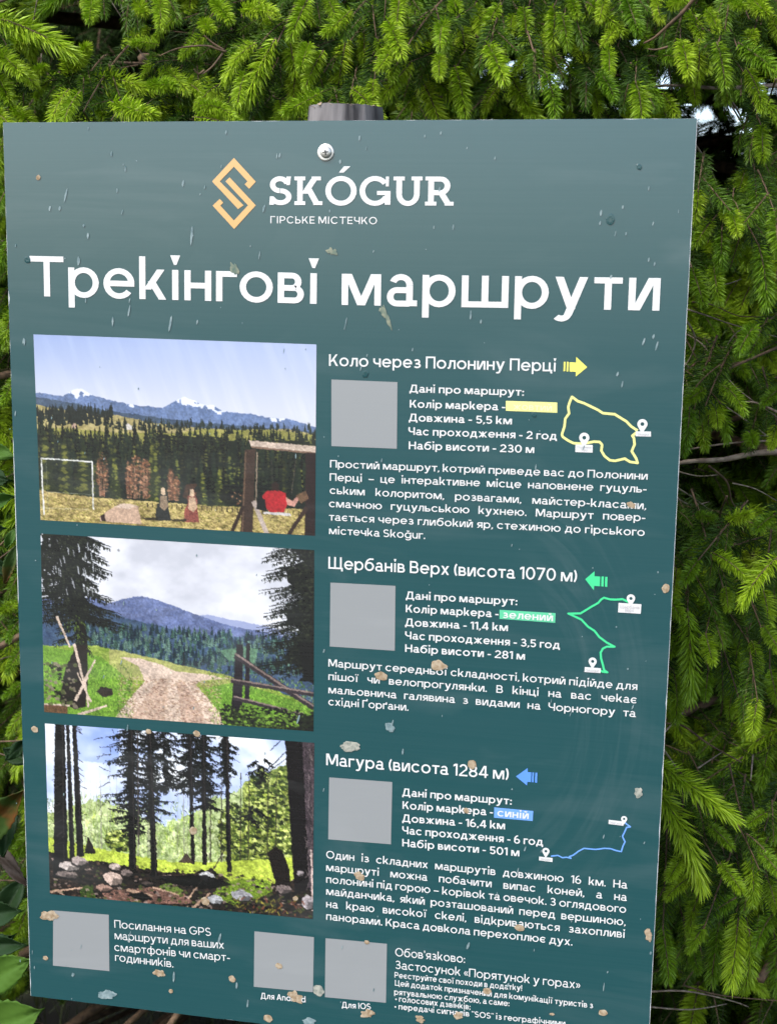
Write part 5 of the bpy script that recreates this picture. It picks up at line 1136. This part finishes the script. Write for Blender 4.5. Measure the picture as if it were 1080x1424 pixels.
def leaf(b, t, wpx, Yb, Yt, m, curl=.12, face=.0):
    B, T = at(*b, Yb), at(*t, Yt); ax = T-B; L = ax.length; ax.normalize(); wd = wpx*(pb(11,0)-pb(10,0)).length
    side = ax.cross(Vector((face, -1, .25))).normalized(); nrm = side.cross(ax).normalized()
    if nrm.y > 0: nrm = -nrm
    nu, nv = 22, 6; vs = []; fs = []
    for i in range(nu+1):
        t_ = i/nu; half = wd/2*(math.sin(PI*t_**.85)**.75)*(1 if t_ < .75 else 1-.35*(t_-.75)/.25); ser = 1 + (.05 if i % 2 else -.03)
        for j in range(-nv, nv+1):
            s_ = j/nv; vein = .0011*math.cos((t_*9 - abs(s_)*1.6)*2*PI)*(abs(s_) > .01)
            h = abs(s_)**1.1*wd*.16 - curl*L*(t_-.4)**2 + vein - (.0014 if j == 0 else 0) + .0025*math.sin(5*t_+3*s_+b[0])
            vs.append(B + ax*L*t_ + side*half*s_*(ser if abs(j) == nv else 1) + nrm*h)
    W_ = 2*nv+1
    for i in range(nu):
        for j in range(W_-1): fs.append((i*W_+j, i*W_+j+1, (i+1)*W_+j+1, (i+1)*W_+j))
    me = mesh('leaf', vs, fs); o = link('leaf', me, m, None, True); sd_ = o.modifiers.new('thickness', 'SOLIDIFY'); sd_.thickness = .0004; sh_child(o)
    return B
random.seed(88); roots = []
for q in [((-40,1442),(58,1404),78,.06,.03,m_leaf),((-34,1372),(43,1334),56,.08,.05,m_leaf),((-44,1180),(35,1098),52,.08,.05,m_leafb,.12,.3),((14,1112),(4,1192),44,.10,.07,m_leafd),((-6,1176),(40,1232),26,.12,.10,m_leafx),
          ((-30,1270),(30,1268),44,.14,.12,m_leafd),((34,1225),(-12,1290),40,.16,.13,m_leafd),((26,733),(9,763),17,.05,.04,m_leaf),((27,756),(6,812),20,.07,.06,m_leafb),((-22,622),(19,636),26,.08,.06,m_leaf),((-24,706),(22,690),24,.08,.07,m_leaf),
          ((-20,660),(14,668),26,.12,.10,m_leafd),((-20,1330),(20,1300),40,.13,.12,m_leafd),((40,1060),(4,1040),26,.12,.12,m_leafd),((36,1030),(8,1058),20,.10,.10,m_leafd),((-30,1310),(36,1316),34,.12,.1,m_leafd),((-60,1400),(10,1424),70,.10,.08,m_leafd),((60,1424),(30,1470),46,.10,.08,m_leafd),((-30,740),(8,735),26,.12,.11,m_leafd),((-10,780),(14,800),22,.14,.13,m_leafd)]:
    roots.append(leaf(*q))
base_p = Vector((shrub.location.x, .16, 0)); stem_top = at(-75, 600, .16); mb = MB(); sp = [base_p.lerp(stem_top, i/9) + Vector((.012*math.sin(i*1.3), .01*math.cos(i), 0)) for i in range(10)]
mb.tube(sp, [.006*(1-i/14) for i in range(10)], 7); sh_child(mb.build('stem', m_twig, None, True))
for r in roots:
    k = min(range(10), key=lambda i: abs(sp[i].z - (r.z-.05))); mb = MB(); mid = (sp[k]+r)/2 + Vector((0,0,-.012)); mb.tube([sp[k], mid, r], [.0014,.001,.0009], 5); sh_child(mb.build('leaf_stalk', m_twig, None, True))

# ------------------------------------------------------------------ grass and undergrowth behind and below the board, and the wood beyond
random.seed(99); r = np.random.default_rng(99); n = 9000
x = r.uniform(-1.6, 2.6, n); y = r.uniform(-1.2, 2.6, n)**1; keep = ~((np.abs(x-.5) < .8) & (y < -.6)); x, y = x[keep], y[keep]; n = len(x)
h = r.uniform(.05, .26, n); a = r.uniform(0, 2*PI, n); ln = r.uniform(.02, .14, n); wd_ = .0016
ca, sa = np.cos(a), np.sin(a); co = np.zeros((n, 5, 3), np.float32)
co[:,0] = np.stack([x-sa*wd_, y+ca*wd_, 0*h-.01], -1); co[:,1] = np.stack([x+sa*wd_, y-ca*wd_, 0*h-.01], -1)
co[:,2] = np.stack([x+ca*ln*.35+sa*wd_*.8, y+sa*ln*.35-ca*wd_*.8, h*.6], -1); co[:,3] = np.stack([x+ca*ln*.35-sa*wd_*.8, y+sa*ln*.35+ca*wd_*.8, h*.6], -1); co[:,4] = np.stack([x+ca*ln, y+sa*ln, h], -1)
b = np.arange(n)*5; fs = np.concatenate([np.stack([b, b+1, b+2, b+3], -1).reshape(-1, 4)]); tr = np.stack([b+3, b+2, b+4], -1)
me = mesh('grass', co.reshape(-1, 3), [tuple(q) for q in fs.tolist()] + [tuple(q) for q in tr.tolist()])
m_grass = leaf_mat('grass_blades', (.06,.11,.02), (.12,.13,.05), .2); o = link('grass', me, m_grass); tag(o, 'thin grass and dry stems growing in the shade under the spruces', 'grass', kind='stuff')
items = []
for i in range(6500):
    p = Vector((random.uniform(-3.2, 4.2), random.uniform(2.4, 4.4), random.uniform(0, 1)*4.0)); k = pick(2 if random.random() < .7 else 1)
    d = Vector((random.uniform(-1,1), random.uniform(-1,.3), random.uniform(-.9,.1))); Lk = random.uniform(.24,.4); q = p + d.normalized()*Lk
    if not in_peek(p, q, 30): items.append((p, orient(d), Lk/BASEL[k], k))
for i in range(5200):     # a dense patch of the wood behind the upper left
    y_ = random.uniform(2.2, 3.6); p = at(random.uniform(-40, 340), random.uniform(-90, 150), y_); k = pick(2)
    d = Vector((random.uniform(-1,1), random.uniform(-1,.3), random.uniform(-.9,.1))); items.append((p, orient(d), random.uniform(.22,.36)/BASEL[k], k))
far = gn_cloud('far_wood', items, None); tag(far, 'dark mass of spruce wood filling the shade behind the two nearer spruces', 'wood', kind='stuff')
